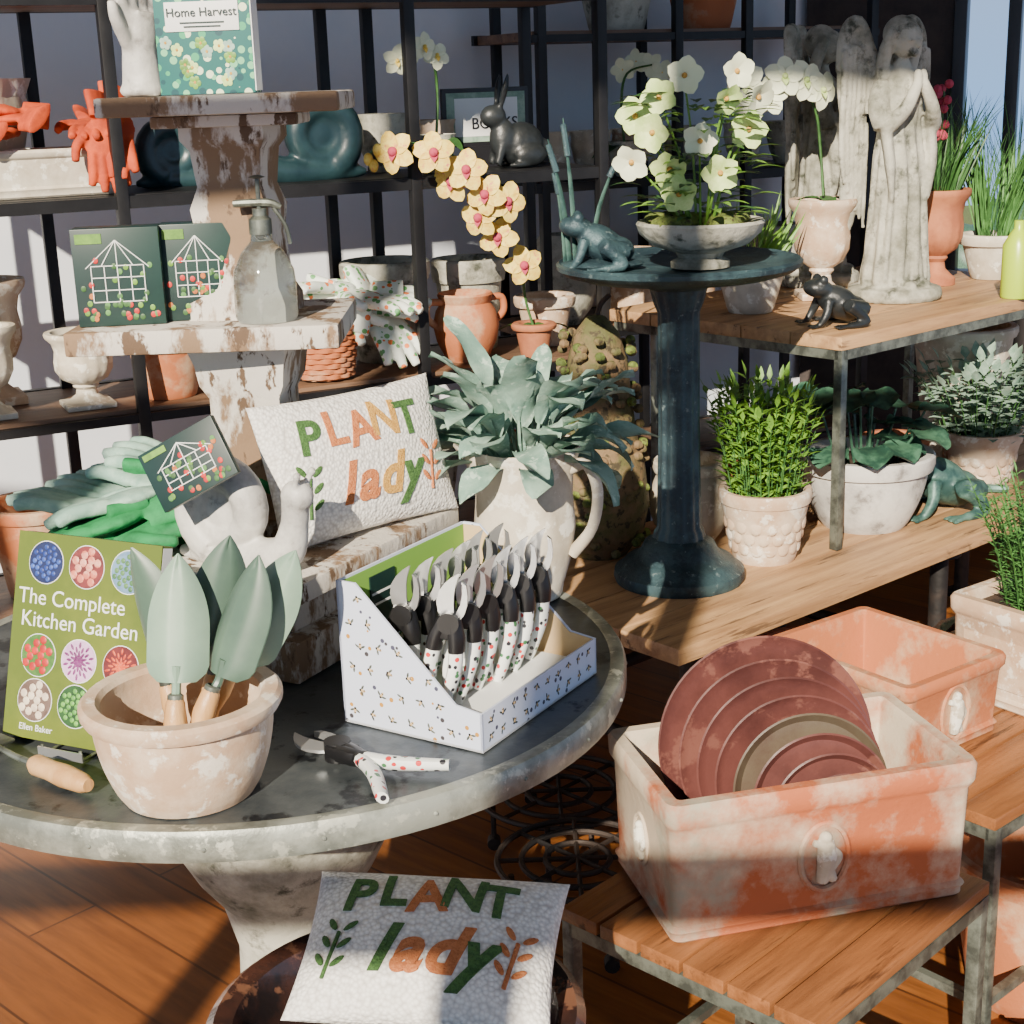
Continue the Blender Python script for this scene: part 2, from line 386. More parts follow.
def grass(b,m,c,R_,H,n,w=.004,spread=.5):
    for i in range(n):
        a=rnd.random()*2*pi;rr=R_*math.sqrt(rnd.random());h=H*(.6+.4*rnd.random())
        p0=V(c)+V((math.cos(a)*rr,math.sin(a)*rr,0));dd=V((math.cos(a)*spread*rnd.random(),math.sin(a)*spread*rnd.random(),1))
        b.add(leaf(p0,dd,h,w,.1+.7*rnd.random(),.2,6,up=V((math.sin(a),-math.cos(a),0))),m)

# ------------------------------------------------------------ round table
TC=V((-.36,2.04,0));TR=.515
b=B()
b.add(lathe([(0,.725),(TR-.01,.725),(TR-.01,.748),(TR-.005,.75),(0,.75)],96),'zinc')
b.add(lathe([(TR-.012,.714),(TR,.712),(TR+.003,.72),(TR+.003,.744),(TR-.001,.751),(TR-.014,.7515),(TR-.02,.7502)],96),'zincrim')
for i in range(24):
    a=2*pi*i/24;b.add(ell((math.cos(a)*(TR+.003),math.sin(a)*(TR+.003),.73),.003,seg=6),'zincrim')
b.add(lathe([(0,.70),(.16,.70),(.165,.71),(.165,.725),(0,.725)],48),'peel')
b.add(lathe([(0,0),(.2,0),(.21,.03),(.19,.06),(.11,.12),(.085,.2),(.08,.30),(.10,.38),(.135,.43),(.165,.49),(.178,.55),(.18,.62),(.17,.67),(.15,.70),(0,.7)],64),'stone')
b.obj('round_pedestal_table',(TC.x,TC.y,0))

b=B()
def rotbox(b,m,sx,sy,sz,c,rz,bev=.004): b.add(box(sx,sy,sz,c,bev,rot=(0,0,math.radians(rz))),m)
sc=V((-.375,2.19,0))
rotbox(b,'peel',.36,.36,.06,(.0,.0,.03),-29);rotbox(b,'peel',.30,.30,.07,(0,0,.095),-29)
rotbox(b,'peel',.43,.43,.03,(0,0,.145),-29,.006)
sq=lambda pr,rz:xf(lathe([(r*1.414,z) for r,z in pr],4),R(rz+45,'Z'))
b.add(sq([(0,.16),(.062,.16),(.062,.19),(.052,.2),(.052,.37),(.062,.39),(.066,.42),(.075,.45),(0,.45)],-8),'peel')
b.add(box(.38,.27,.034,(-.045,0,.469),.005),'peel')
b.add(sq([(0,.486),(.066,.486),(.066,.51),(.056,.53),(.05,.60),(.055,.64),(.045,.67),(.05,.72),(.06,.735),(.06,.755),(0,.755)],-8),'peel')
b.add(box(.325,.25,.026,(.0,0,.782),.005),'peel')
b.add(box(.2,.16,.016,(0,0,.76),.004),'peel')
b.obj('tiered_wooden_stand',(sc.x,sc.y,.7515))
zb=.912;zm=1.2385;zt=1.5475

def flat_text(b,s,size,m,x,y,z=0,shear=0,off=0,ext=.0004): b.add(text(s,size,ext,off,shear),m,T((x,y,z)))
b=B()
b.add(box(.225,.265,.022,(0,.1325,-.012),.001),'bookgreen');b.add(box(.218,.26,.018,(.004,.1325,-.012)),'white')
b.add(box(.226,.266,.0015,(0,.1325,-.0008)),'bookgreen')
def sm(n,a,b_): return mat(n,a,b_,scale=60,bu=0,rough=.5)
PAL={'blue':(sm('berry_blue',C(60,90,170),C(30,50,120)),sm('berry_dark',C(20,30,70),C(30,40,80))),
'red':(sm('tomato_red',C(196,44,36),C(160,30,30)),sm('tomato_leaf',C(80,120,50),C(60,100,40))),
'purple':(sm('cabbage_purple',C(120,50,110),C(90,30,80)),sm('cabbage_vein',C(210,170,205),C(190,150,190))),
'rad':(sm('radish_pink',C(200,110,90),C(220,160,140)),sm('radish_dark',C(120,50,50),C(90,40,40))),
'org':(sm('dahlia_orange',C(206,90,50),C(180,60,40)),sm('dahlia_dark',C(110,40,40),C(90,30,30))),
'field':(sm('field_green',C(90,130,80),C(60,100,60)),sm('field_sky',C(110,140,170),C(90,120,150))),
'mush':(sm('mushroom',C(220,205,180),C(200,180,160)),sm('mushroom_dark',C(110,90,80),C(90,70,60))),
'herb':(sm('herb',C(110,170,70),C(80,140,60)),sm('herb_dark',C(40,80,36),C(30,60,30))),
'pea':(sm('lettuce',C(150,180,110),C(120,150,90)),sm('lettuce_dark',C(60,90,60),C(50,80,50)))}
for x,y,kk in ((-.065,.228,'blue'),(0,.228,'rad'),(.066,.228,'field'),(-.065,.108,'red'),(0,.108,'purple'),(.066,.108,'org'),(-.065,.05,'mush'),(0,.05,'herb'),(.066,.05,'pea')):
    fg,bgm=PAL[kk];rr=.027
    b.add(xf(lathe([(rr+.001,0),(rr+.001,.0006),(0,.0006)],32),T((x,y,0))),'white');b.add(xf(lathe([(rr,0),(rr,.0010),(0,.0010)],32),T((x,y,0))),bgm)
    if kk in('org','purple'):
        for ring in range(4):
            for i in range(10):
                a=i*2*pi/10+ring*.3;r0=.004+ring*.0055;b.add(ell((x+math.cos(a)*r0,y+math.sin(a)*r0,.0012),(.0045,.0018,.0008),rot=(0,0,a),seg=6),fg)
    else:
        for i in range(26 if kk in('blue','herb','field') else 13):
            a=i*2.4;r0=.0225*math.sqrt((i+.5)/(26 if kk in('blue','herb','field') else 13));q=.0036 if kk in('blue','herb','field') else .0056
            b.add(ell((x+math.cos(a)*r0,y+math.sin(a)*r0,.0012),(q,q,.001),seg=8),fg)
flat_text(b,'The Complete',.029,'white',-.02,.182,.0003);flat_text(b,'Kitchen Garden',.029,'white',-.005,.153,.0003);flat_text(b,'Ellen Baker',.012,'white',-.06,.014,.0003)
p0=V((-.665,1.80,.757));ax=V((.214,-.098,0)).normalized()
fw=V((.098,.214,0)).normalized()
upv=V((0,0,1))*math.cos(math.radians(17))+fw*math.sin(math.radians(17))
F=frame(p0+ax*.105,ax,upv)
o=b.obj('garden_cookbook');o.matrix_world=F
b=B()
for s in (-.03,.03):
    b.add(tube([(s,-.02,.016),(s,-.022,.002),(s,.02,.002),(s,.11,.002)],.002,6,sm=False),'steel');b.add(tube([(s,.105,.002),(s*.4,.10,.13)],.002,6),'steel')
b.add(tube([(-.035,-.022,.004),(.035,-.022,.004)],.002,6),'steel')
b.add(box(.07,.002,.012,(0,-.023,.008)),'silver')
b.obj('metal_easel',(p0.x+.1,p0.y-.055,.7525),-24.6)

b=B();pot(b,'pink',.08,.106,.125,soil=False,wall=.013,lip=.012,liph=.022,belly=.006)
b.obj('terracotta_bowl',(-.395,1.635,.7515))
def trowel(b,Mx,m='sage',L=.15,W_=.072):
    vs=[];fs=[];n=16;k=10
    for i in range(n+1):
        t=i/n;y=t*L
        w=W_/2*(min(1,.62+.38*(t/.10)**.6) if t<.10 else 1)*((1-((t-.40)/.60)**2.1)**.9 if t>.40 else 1)
        w=max(w,.0008)
        for j in range(k+1):
            u=j/k*2-1;vs.append(V((u*w,.018*(u*u)*(w/(W_/2))+.002*math.exp(-(u/.15)**2),y)))
    for i in range(n):
        for j in range(k):
            a=i*(k+1)+j;fs.append([a,a+1,a+k+2,a+k+1])
    v2=[v+V((0,.0015,0)) for v in vs];N=len(vs)
    b.add((vs+v2,fs+[[x+N for x in f[::-1]] for f in fs]),m,Mx)
    b.add(tube([(0,.004,.02),(0,.007,-.005),(0,.004,-.018)],[.006,.0055,.006],8),m,Mx)
    b.add(lathe([(.0085,-.03),(.0095,-.024),(.0095,-.014),(.007,-.012)],12),'steel',Mx)
    b.add(lathe([(0,-.13),(.009,-.128),(.0125,-.115),(.011,-.07),(.0135,-.045),(.011,-.022),(.008,-.016),(0,-.016)],16),'handle',Mx)
b=B()
for x,y,z,tx,tz,ry,m in ((-.025,.03,.098,-10,-30,-12,'sage2'),(.0,-.02,.100,-16,5,3,'sage'),(.035,.045,.104,-8,20,10,'sage2'),(.045,-.005,.102,-10,-35,22,'sage2'),(.062,.035,.106,-6,-20,31,'sage')):
    trowel(b,T((x,y,z))@R(ry,'Y')@R(tx,'X')@R(tz,'Z'),m)
b.obj('garden_trowels',(-.395,1.635,.795))
b=B();b.add(lathe([(0,-.055),(.009,-.054),(.0135,-.045),(.0125,-.02),(.0145,.01),(.012,.045),(.008,.055),(0,.055)],16),'handle',R(90,'Y'))
b.add(tube([(-.05,0,0),(-.09,0,0),(-.13,0,.004)],[.005,.004,.004],8),'steel');b.add(box(.09,.05,.003,(-.17,0,.004),.001),'steel')
b.obj('hand_weeder',(-.555,1.655,.7665),-38)

def pruner(b,Mx,op=0,bop=None,bs=.85):
    a=op;bo=op if bop is None else bop
    for s in (-1,1):
        S=R(s*a,'Y')
        b.add(tube([(0,0,0),(s*.014,0,-.03),(s*.018,0,-.07),(s*.010,0,-.125)],[.008,.0105,.010,.0075],10,flat=.75),'beecloth',Mx@S)
        b.add(tube([(s*.004,0,.006),(s*.013,0,-.02),(s*.016,0,-.038)],[.011,.0125,.0115],10,flat=.75),'blackp',Mx@S)
    b.add(lathe([(0,-.010),(.014,-.010),(.014,.010),(0,.010)],16),'blackp',Mx@R(90,'X'))
    b.add(box(.024,.016,.03,(0,0,-.008),.004),'blackp',Mx)
    def blade(pr,th,Mb,m):
        vs=[];
        for x0,x1,z in pr: vs+=[V((x0*bs,-th,z*bs)),V((x1*bs,-th,z*bs)),V((x1*bs,th,z*bs)),V((x0*bs,th,z*bs))]
        fs=[]
        for i in range(len(pr)-1):
            for k in range(4): j=(k+1)%4;fs.append([i*4+k,i*4+j,i*4+4+j,i*4+4+k])
        fs.append([3,2,1,0]);fs.append([len(vs)-4+k for k in range(4)]);b.add((vs,fs),m,Mb)
    blade([(-.008,.006,0),(-.018,.006,.014),(-.022,.004,.03),(-.02,.003,.045),(-.013,.004,.058),(-.004,.006,.068),(.006,.008,.076)],.0016,Mx@R(-bo,'Y'),'silver')
    blade([(.002,.012,0),(.008,.02,.014),(.012,.022,.03),(.012,.02,.045),(.009,.015,.06),(.007,.008,.064)],.0035,Mx@T((0,.003,0))@R(bo,'Y'),'silver')
A=V((-.228,1.818,.7515));ex=V((.848,-.53,0));ey=V((.53,.848,0))
D=.215;Wd=.295;Hb=.195;Hf=.052;t=.003
b=B()
def prism(poly,th,axis):
    n=len(poly);vs=[V((p[0],0,p[1])) for p in poly]+[V((p[0],th,p[1])) for p in poly]
    fs=[list(range(n))[::-1],list(range(n,2*n))]+[[i,(i+1)%n,(i+1)%n+n,i+n] for i in range(n)];return vs,fs
side=[(0,0),(D,0),(D,Hf),(D*.82,Hf+.005),(.03,Hb),(0,Hb)]
b.add(prism(side,t,0),'bees');b.add(prism(side,t,0),'bees',T((0,Wd-t,0)));b.add(prism([(x*.98+.002,z*.985) for x,z in side],.001,0),'tan',T((0,Wd-t-.0015,0)));b.add(prism([(x*.98+.002,z*.985) for x,z in side],.001,0),'tan',T((0,t,0)))
b.add(box(t,Wd,Hb,(t/2,Wd/2,Hb/2)),'bees');b.add(box(.001,Wd-.01,Hb-.006,(t+.001,Wd/2,Hb/2)),'brightgreen')
b.add(box(t,Wd,Hf,(D-t/2,Wd/2,Hf/2)),'bees');b.add(box(D,Wd,.003,(D/2,Wd/2,.0015)),'white')
b.add(box(.002,.055,.07,(t+.003,.09,.145)),'kit')
b.add(box(.0025,.05,.003,(t+.0035,.09,.155)),'white');b.add(box(.0025,.04,.003,(t+.0035,.09,.14)),'white')
for k in range(2):
    b.add(box(.05,Wd-.03,.02,(.075+k*.075,Wd/2,.013)),'white')
def bee(Mx):
    b.add(ell((0,0,0),(.0022,.0045,.0004),seg=6),'tan',Mx);b.add(ell((0,-.004,0),(.002,.002,.0005),seg=6),'blackp',Mx);b.add(ell((0,.002,0),(.0022,.001,.0005),seg=6),'blackp',Mx)
    for s in (-1,1): b.add(ell((s*.0045,-.001,0),(.004,.0016,.0003),rot=(0,0,s*.5),seg=6),'steel',Mx)
for i in range(7):
    for j in range(6):
        x=.018+i*.03+(j%2)*.015;z=.018+j*.031
        if x<D-.01 and z<(Hf if x>D*.8 else Hb-(x-.03)*.95)-.01: bee(T((x,-.0004,z))@R(90,'X')@R(rnd.random()*360,'Z'))
for i in range(10):
    for j in range(2): bee(T((D+.0004,.02+i*.028,.015+j*.024))@R(90,'Z')@R(90,'X')@R(rnd.random()*360,'Z'))
ob=b.obj('pruner_display_box');ob.matrix_world=frame(A,ex,ey)
b=B()
for k in range(2):
    for i in range(6):
        pruner(b,T((.075+k*.07,.04+i*.043,.149))@R(-8+6*rnd.random(),'X')@R(4+8*rnd.random(),'Y')@R(15+30*rnd.random(),'Z'),2)
ob=b.obj('boxed_pruners');ob.matrix_world=frame(A,ex,ey)
b=B();pruner(b,T((0,0,.012))@R(-90,'X'),26,8);b.obj('loose_pruners',(-.225,1.70,.7515),47,scale=1.2)

def pillow(name,a,bb,Tt,colors,Mx,seed=0):
    b=B()
    def zf(x,y): return Tt*max(0,(1-abs(x/a)**2.4))**.5*max(0,(1-abs(y/bb)**2.4))**.5
    n=36
    vs=[];fs=[]
    for sgn in (1,-1):
        o=len(vs)
        for i in range(n+1):
            for j in range(n+1):
                u=math.sin((i/n-.5)*pi);w=math.sin((j/n-.5)*pi)
                x=a*u*(1-.05*(1-w*w));y=bb*w*(1-.06*(1-u*u));vs.append(V((x,y,sgn*zf(a*u,bb*w))))
        for i in range(n):
            for j in range(n):
                q=o+i*(n+1)+j;fs.append([q,q+1,q+n+2,q+n+1][::sgn])
    b.add((vs,fs),'knit')
    def put(g,m,x,y,rot=0):
        g=xf(g,T((x,y,0))@R(rot,'Z'));g=([V((v.x,v.y,v.z+zf(min(a*.97,max(-a*.97,v.x)),min(bb*.97,max(-bb*.97,v.y)))+.0006)) for v in g[0]],g[1]);b.add(g,m)
    s=bb*.66
    for i,(ch,c) in enumerate(zip('PLANT',colors[0])): put(text(ch,s,.001,.0018,0,3),c,(-.56+i*.27)*a,bb*.44+(.03*bb*((i%2)*2-1)),rot=(i%3-1)*5)
    for i,(ch,c) in enumerate(zip('lady',colors[1])): put(text(ch,s*1.15,.001,.0028,.35,3),c,(-.32+[0,.21,.47,.72][i]*1.0)*a,-bb*.30)
    for k,(cx,m) in enumerate(((-.68,'tgreen'),(.68,'torange'))):
        put(tube([(0,-.3*bb,0),(0,.25*bb,0)],.0025,6),m,cx*a,-bb*.33,-10)
        for q in (-.22,0,.22):
            for sd in (-1,1): put(ell((sd*.075*a,q*bb+.012,0),(.065*a,.026*a,.0015),rot=(0,0,sd*.8),seg=10),m,cx*a,-bb*.33,-10)
    o=b.obj(name);o.matrix_world=Mx;return o
e1=V((.74,.68,0)).normalized();bk=V((-e1.y,e1.x,0));u1=V((0,0,1))*math.cos(.30)+bk*math.sin(.30)
pillow('plant_lady_pillow',.166,.108,.036,(['tgreen','torange','torange','tgold','tgreen'],['torange','torange','tgold','tgreen']),frame(V((-.192,2.13,.913))+u1*.108+bk*.02,e1,u1))
b=B();b.add(lathe([(0,0),(.15,0),(.16,.02),(.19,.12),(.212,.28),(.212,.42),(.2,.51),(.192,.53),(.205,.548),(.21,.562),(.2,.57),(.18,.565),(.165,.53),(.155,.50),(0,.50)],64),'glaze')
b.obj('glazed_ceramic_planter',(-.147,1.44,0))
e2=V((.985,-.17,.0));u2=V((.26,.88,.40))
pillow('plant_lady_pillow',.147,.098,.046,(['tgreen','tgreen','torange','tgreen','tgreen'],['tgreen','torange','torange','tgreen']),frame((-.108,1.468,.626),e2,u2))

def snail(m,vox=.006):
    parts=[tube([(.14,0,.012),(.05,0,.018),(-.05,0,.02),(-.10,0,.04),(-.12,0,.09),(-.125,0,.13)],[.008,.03,.036,.032,.024,.024],14),ell((-.13,0,.14),(.03,.026,.028))]
    P=[]
    for i in range(46):
        a=-1.2+i/46*2*pi*2.4;r=.078*(1-i/50);P.append((.03+math.cos(a)*r,0,.10-math.sin(a)*-r))
    parts.append(tube(P,[.036,.034,.030,.025,.02,.014,.01],14,1,sm=False))
    parts.append(ell((.03,0,.10),(.06,.022,.06)))
    for s in (-1,1): parts.append(tube([(-.135,s*.014,.155),(-.148,s*.02,.178)],[.006,.006],8));parts.append(ell((-.148,s*.02,.18),.008,seg=8))
    return remesh(merge(*parts),vox,2)
def frogb(vox=.004):
    p=[ell((0,0,.05),(.055,.04,.036),rot=(0,.55,0)),ell((-.05,0,.085),(.036,.032,.022),rot=(0,.15,0)),ell((.03,0,.035),(.04,.038,.03))]
    for s in (-1,1):
        p+=[ell((-.045,s*.02,.105),.012,seg=10),tube([(-.035,s*.03,.06),(-.045,s*.042,.03),(-.06,s*.04,.006)],[.013,.010,.008],8),
            tube([(.05,s*.03,.035),(.0,s*.062,.05)],[.02,.017],10),tube([(.0,s*.062,.05),(.045,s*.06,.012),(.0,s*.07,.006)],[.015,.010,.008],8)]
        for a in (-.5,0,.5):
            p.append(tube([(-.06,s*.04,.005),(-.085,s*.04+a*.03,.004)],[.005,.004],6));p.append(tube([(0,s*.07,.006),(-.035,s*.07+a*.03,.004)],[.006,.004],6))
    return remesh(merge(*p),vox,2)
def rabbitb(vox=.005):
    p=[ell((.03,0,.055),(.06,.042,.055)),ell((-.02,0,.07),(.035,.032,.05)),ell((-.045,0,.125),(.034,.026,.028)),ell((.09,0,.05),.018)]
    for s in (-1,1):
        p+=[tube([(-.03,s*.012,.145),(-.02,s*.02,.19),(-.012,s*.022,.225)],[.009,.014,.004],8,flat=.6),tube([(-.03,s*.018,.06),(-.045,s*.018,.01)],[.013,.01],8),ell((.04,s*.035,.03),(.045,.018,.028)),ell((.01,s*.036,.008),(.035,.012,.008))]
    return remesh(merge(*p),vox,2)
b=B();b.add(snail('whitestone',.004),'whitestone');b.obj('stone_snail',(-.378,2.0,.912),150,scale=.80)
M['red_']=PAL['red'][0]
def kitbox(b,w,h,dp,Mx,house=True):
    b.add(box(w,dp,h,(0,0,h/2),.001),'kit',Mx)
    y=-dp/2-.0006
    if house:
        def ln(x0,z0,x1,z1,m='white',r=.0008): b.add(tube([(x0*w,y,z0*h),(x1*w,y,z1*h)],r,4),m,Mx)
        for x in (-.3,-.15,0,.15,.3): ln(x,.25,x,.62)
        for z in (.25,.37,.5,.62): ln(-.3,z,.3,z)
        ln(-.36,.6,0,.88);ln(.36,.6,0,.88);ln(-.18,.62,0,.88);ln(.18,.62,0,.88);ln(0,.62,0,.88)
        for i in range(44):
            b.add(ell(((rnd.random()-.5)*w*.85,y,h*(.08+.6*rnd.random()**1.4)),(.0042,.0008,.0042),seg=6),rnd.choice(['red_','leafm','torange','leafb','rosem','red_','leafm']),Mx)
        b.add(box(w*.3,.001,h*.1,(-.3*w,y,.9*h)),'leafb',Mx)
b=B()
kitbox(b,.12,.085,.012,T((0,0,0)))
o=b.obj('garden_card_pack');o.matrix_world=T((-.41,1.93,1.038))@R(-8,'Z')@R(-28,'Y')@R(-14,'X')
for i,(x,y,r) in enumerate(((-.54,2.13,6),(-.435,2.16,6))):
    b=B();kitbox(b,.12 if i==0 else .1,.135,.05,Matrix(),True)
    if i: kitbox(b,.1,.132,.025,T((.01,.045,0)))
    b.obj('garden_kit_box' ,(x,y,zm),r)
b=B();b.add(lathe([(0,0),(.040,0),(.044,.006),(.044,.05),(.042,.07),(.03,.095),(.016,.11),(.013,.125),(0,.125)],32),'glass')
b.add(lathe([(0,.12),(.016,.12),(.016,.14),(.01,.145),(.01,.155),(0,.155)],20),'steel');b.add(tube([(-.035,0,.162),(.012,0,.162),(.03,0,.155)],[.005,.006,.004],8),'steel');b.add(tube([(0,0,.15),(0,0,.195),(.0,0,.20)],.003,8),'steel');b.add(tube([(.02,0,.155),(.035,0,.13),(.04,0,.105)],.003,8),'steel');b.add(lathe([(.004,.195),(.012,.197),(.004,.20)],12),'steel')
b.obj('glass_plant_mister',(-.335,2.11,zm))
b=B();b.add(box(.13,.04,.17,(0,0,.085),.001),'teal');b.add(box(.123,.037,.165,(.005,.0,.085)),'white')
for i in range(26):
    x=(rnd.random()-.5)*.11;z=.015+.145*rnd.random();a=rnd.random()*6
    if abs(z-.1)<.026 and abs(x)<.055: continue
    for kx in range(5): b.add(ell((x+.005*math.cos(a+kx*1.257),-.0204,z+.005*math.sin(a+kx*1.257)),(.0042,.0006,.0042),seg=6),['wht','leafb','hell','glovegrey'][i%4])
    b.add(ell((x,-.021,z),(.002,.0006,.002),seg=6),'tgold')
b.add(box(.1,.002,.038,(0,-.021,.1),.001),'white');b.add(xf(text('Home Harvest',.016,.0005,0),T((0,-.0235,.105))@R(90,'X')),'kit')
b.add(box(.06,.001,.002,(0,-.0225,.092)),'kit');b.add(box(.05,.001,.002,(0,-.0225,.087)),'kit')
b.obj('seed_gift_book',(-.390,2.13,zt),-4)
b=B()
p=[tube([(0,0,0),(0,0,.06),(.005,0,.11)],[.03,.024,.03],14),ell((0,0,.008),(.035,.03,.012))]
for i,(x,l) in enumerate(((-.028,.06),(-.01,.08),(.01,.085),(.028,.07))): p.append(tube([(x*.8,0,.10),(x,.0,.13),(x*1.1,0,.11+l)],[.011,.010,.007],8))
p.append(tube([(-.02,0,.07),(-.045,-.005,.10),(-.05,-.005,.125)],[.012,.009,.007],8))
b.add(remesh(merge(*p),.004,2),'whitestone');b.obj('ceramic_hand_ornament',(-.492,2.17,zt),60)

def glove(sc=1):
    p=[ell((0,0,0),(.045,.055,.014)),tube([(0,-.05,0),(0,-.11,0)],[.034,.04],12,flat=.4)]
    for i,(x,l) in enumerate(((-.032,.055),(-.011,.07),(.011,.066),(.032,.05))):
        p.append(tube([(x*.9,.03,0),(x*1.1,.05+l*.5,.004),(x*1.25,.05+l,-.004)],[.012,.0115,.009],8))
    p.append(tube([(.03,-.02,0),(.06,.01,.004),(.068,.045,0)],[.014,.012,.009],8))
    return remesh(merge(*p),.004,2)
G=glove()
b=B()
for m,x,y,z,rz,rx,ry in (('glovegreen',0,0,.02,100,4,0),('glovegreen',.03,-.07,.04,-82,8,6),('glovegrey',-.03,.04,.06,75,10,-6),('glovegrey',.03,.02,.085,60,6,8),('glovegreen',.07,-.03,.065,-60,5,-5),('glovegrey',-.06,-.02,.06,95,12,4),('glovegreen',.05,.02,.03,-110,0,0),('glovegrey',.06,.05,.10,80,14,-10),('glovegreen',-.02,-.08,.055,105,-14,6),('glovegreen',.09,.03,.09,-95,-6,12),('glovegrey',.0,-.05,.08,110,-10,12)):
    b.add(G,m,T((x,y,z))@R(rz,'Z')@R(rx,'X')@R(ry,'Y'))
b.add(box(.03,.04,.002,(.11,-.04,.1),rot=(.2,.3,.2)),'kit');b.add(box(.02,.03,.002,(.11,-.041,.102),rot=(.2,.3,.2)),'white')
b.obj('garden_gloves_pile',(-.55,2.13,.912))

b=B()
def spout(a,z):
    k=1+.025*math.cos(8*a)*(z/.25)
    return k+(.24*max(0,math.cos(a-pi))**6*max(0,(z-.17)/.08) if z>.17 else 0)
b.add(lathe([(0,0),(.055,0),(.058,.006),(.06,.02),(.075,.07),(.082,.12),(.078,.17),(.08,.21),(.092,.245),(.09,.25),(.083,.245),(.072,.21),(.068,.18),(0,.18)],64,spout),'cream')
b.add(tube([(.078,0,.215),(.105,0,.222),(.122,0,.18),(.112,0,.12),(.078,0,.075)],[.011,.009,.009,.009,.011],12),'cream')
b.add(lathe([(.07,.2),(0,.21)],24),'soil')
NL=58
for i in range(NL):
    a=i*2.4+rnd.random()*.6;el=(i/NL)
    dd=V((math.cos(a)*(1.0-.75*el),math.sin(a)*(1.0-.75*el),.45+1.1*el));L=.11+.06*rnd.random()
    p1=V((math.cos(a)*.03,math.sin(a)*.03,.205))
    q=p1+dd.normalized()*L*(.2+.5*el)
    b.add(tube([p1,q],[.0035,.0025],5),'leafblue');b.add(fatleaf(q,dd,L,.046+.024*rnd.random(),.6+1.2*rnd.random(),.24,rnd.uniform(-.5,.5),wave=.09,ph=rnd.random()*6),'leafblue')
b.obj('pitcher_with_foliage',(.02,2.30,.7515),-20)

# ------------------------------------------------------------ right display platform
PC=V((.31,2.67,0));PY=41
b=B();PL=2.0
for i in range(4): b.add(box(PL,.157,.035,(PL/2,.08+i*.16,.4825),.003),'oak')
for x in (.12,1.0,PL-.12):
    for y in (.08,.56):
        b.add(tube([(x,y,0),(x,y,.465)],.022,12),'iron');b.add(lathe([(0,0),(.045,0),(.045,.015),(0,.015)],16,None,(x,y,0)),'iron')
        b.add(lathe([(0,.44),(.05,.44),(.05,.465),(0,.465)],16,None,(x,y,0)),'iron')
    b.add(tube([(x,.08,.2),(x,.56,.2)],.016,10),'iron');b.add(tube([(x,.08,.445),(x,.56,.445)],.016,10),'iron')
for y in (.08,.56): b.add(tube([(.12,y,.2),(PL-.12,y,.2)],.016,10),'iron')
b.obj('industrial_wood_platform',PC,PY)
UC=V((.734,3.24,0))
b=B();UL=1.12
for i in range(5): b.add(box(UL,.141,.03,(UL/2,.073+i*.144,.975),.003),'oak')
for x in (.015,UL-.015):
    for y in (.015,.57): b.add(box(.022,.022,.46,(x,y,.731),.002),'steel')
    b.add(box(.022,.69,.022,(x,.36,.949)),'steel')
for y in (.015,.57): b.add(box(UL-.02,.022,.022,(UL/2,y,.949)),'steel')
b.obj('raised_wood_table',UC,PY)
b=B()
fl=lambda a,z:1+(.045*math.cos(12*a) if .09<z<.62 else 0)
b.add(lathe([(0,0),(.138,0),(.142,.01),(.14,.025),(.125,.035),(.118,.045),(.1,.05),(.085,.065),(.075,.085),(.055,.095),(.052,.11),(.046,.12),(.042,.35),(.042,.58),(.05,.6),(.054,.615),(.06,.63),(.1,.645),(.2,.655),(.235,.665),(.25,.676),(.252,.685),(.246,.69),(.235,.684),(.2,.675),(0,.67)],96,fl),'verd')
b.obj('bird_bath',(.359,3.096,.5))
def flower5(b,c,nrm,r,m,cm='leafb',cup=.3,n=5,w=.8,ce=.14):
    nrm=V(nrm).normalized();u=nrm.orthogonal().normalized();w_=nrm.cross(u);a0=rnd.random()*6
    for i in range(n):
        a=2*pi*i/n+a0;dd=(u*math.cos(a)+w_*math.sin(a))+nrm*cup
        b.add(leaf(c,dd,r,r*w,.45,.18,7,up=nrm,shape=.85,pw=.5),m)
    b.add(ell(V(c)+nrm*r*.12,r*ce,seg=8),cm)
b=B();b.add(lathe([(0,0),(.06,0),(.06,.012),(.045,.02),(.05,.03),(.095,.045),(.122,.07),(.13,.088),(.126,.094),(.112,.09),(.1,.08),(0,.085)],56,lambda a,z:1+(.015*math.cos(20*a) if .03<z<.08 else 0)),'stone')
for i in range(18): b.add(ell(((rnd.random()-.5)*.16,(rnd.random()-.5)*.16,.09),(.03,.03,.018),seg=8),'moss')
FL=[(-.14,-.04,.215),(-.10,-.06,.27),(-.065,-.05,.20),(-.01,-.07,.25),(-.085,-.03,.335),(.045,-.03,.33),(-.03,.02,.375),(.09,-.04,.27),(-.13,-.01,.30),(.07,0,.38),(-.05,-.06,.15),(.03,-.07,.19),(.115,.02,.33)]
for i,(x,y,z) in enumerate(FL):
    b.add(tube([(x*.25,y*.25,.085),(x*.5,y*.5,z*.65),(x,y+.01,z)],[.003,.0018],5),'leafb')
    flower5(b,(x,y,z),(x*3+rnd.uniform(-.5,.5),-.9,rnd.uniform(-.6,.4)),.036+.007*rnd.random(),'hell' if i%3 else 'wht','tgold',.6,5,.95)
    b.add(leaf((x,y+.02,z-.02),(x+.01,.2,.5),.05,.02,.6,.2,4),'leafb')
for i in range(170):
    a=rnd.random()*2*pi;z=.10+.24*rnd.random();r=.03+.09*rnd.random();q=V((math.cos(a)*r,math.sin(a)*r,z))
    b.add(leaf(q,(math.cos(a),math.sin(a),.4),.065,.024,.6,.2,4),'leafm' if i%3==0 else 'leafb')
b.obj('hellebore_planter',(.40,3.07,1.176))
Fg=frogb()
b=B();b.add(Fg,'verd')
b.add(ell((0,0,.008),(.09,.06,.012)),'verd')
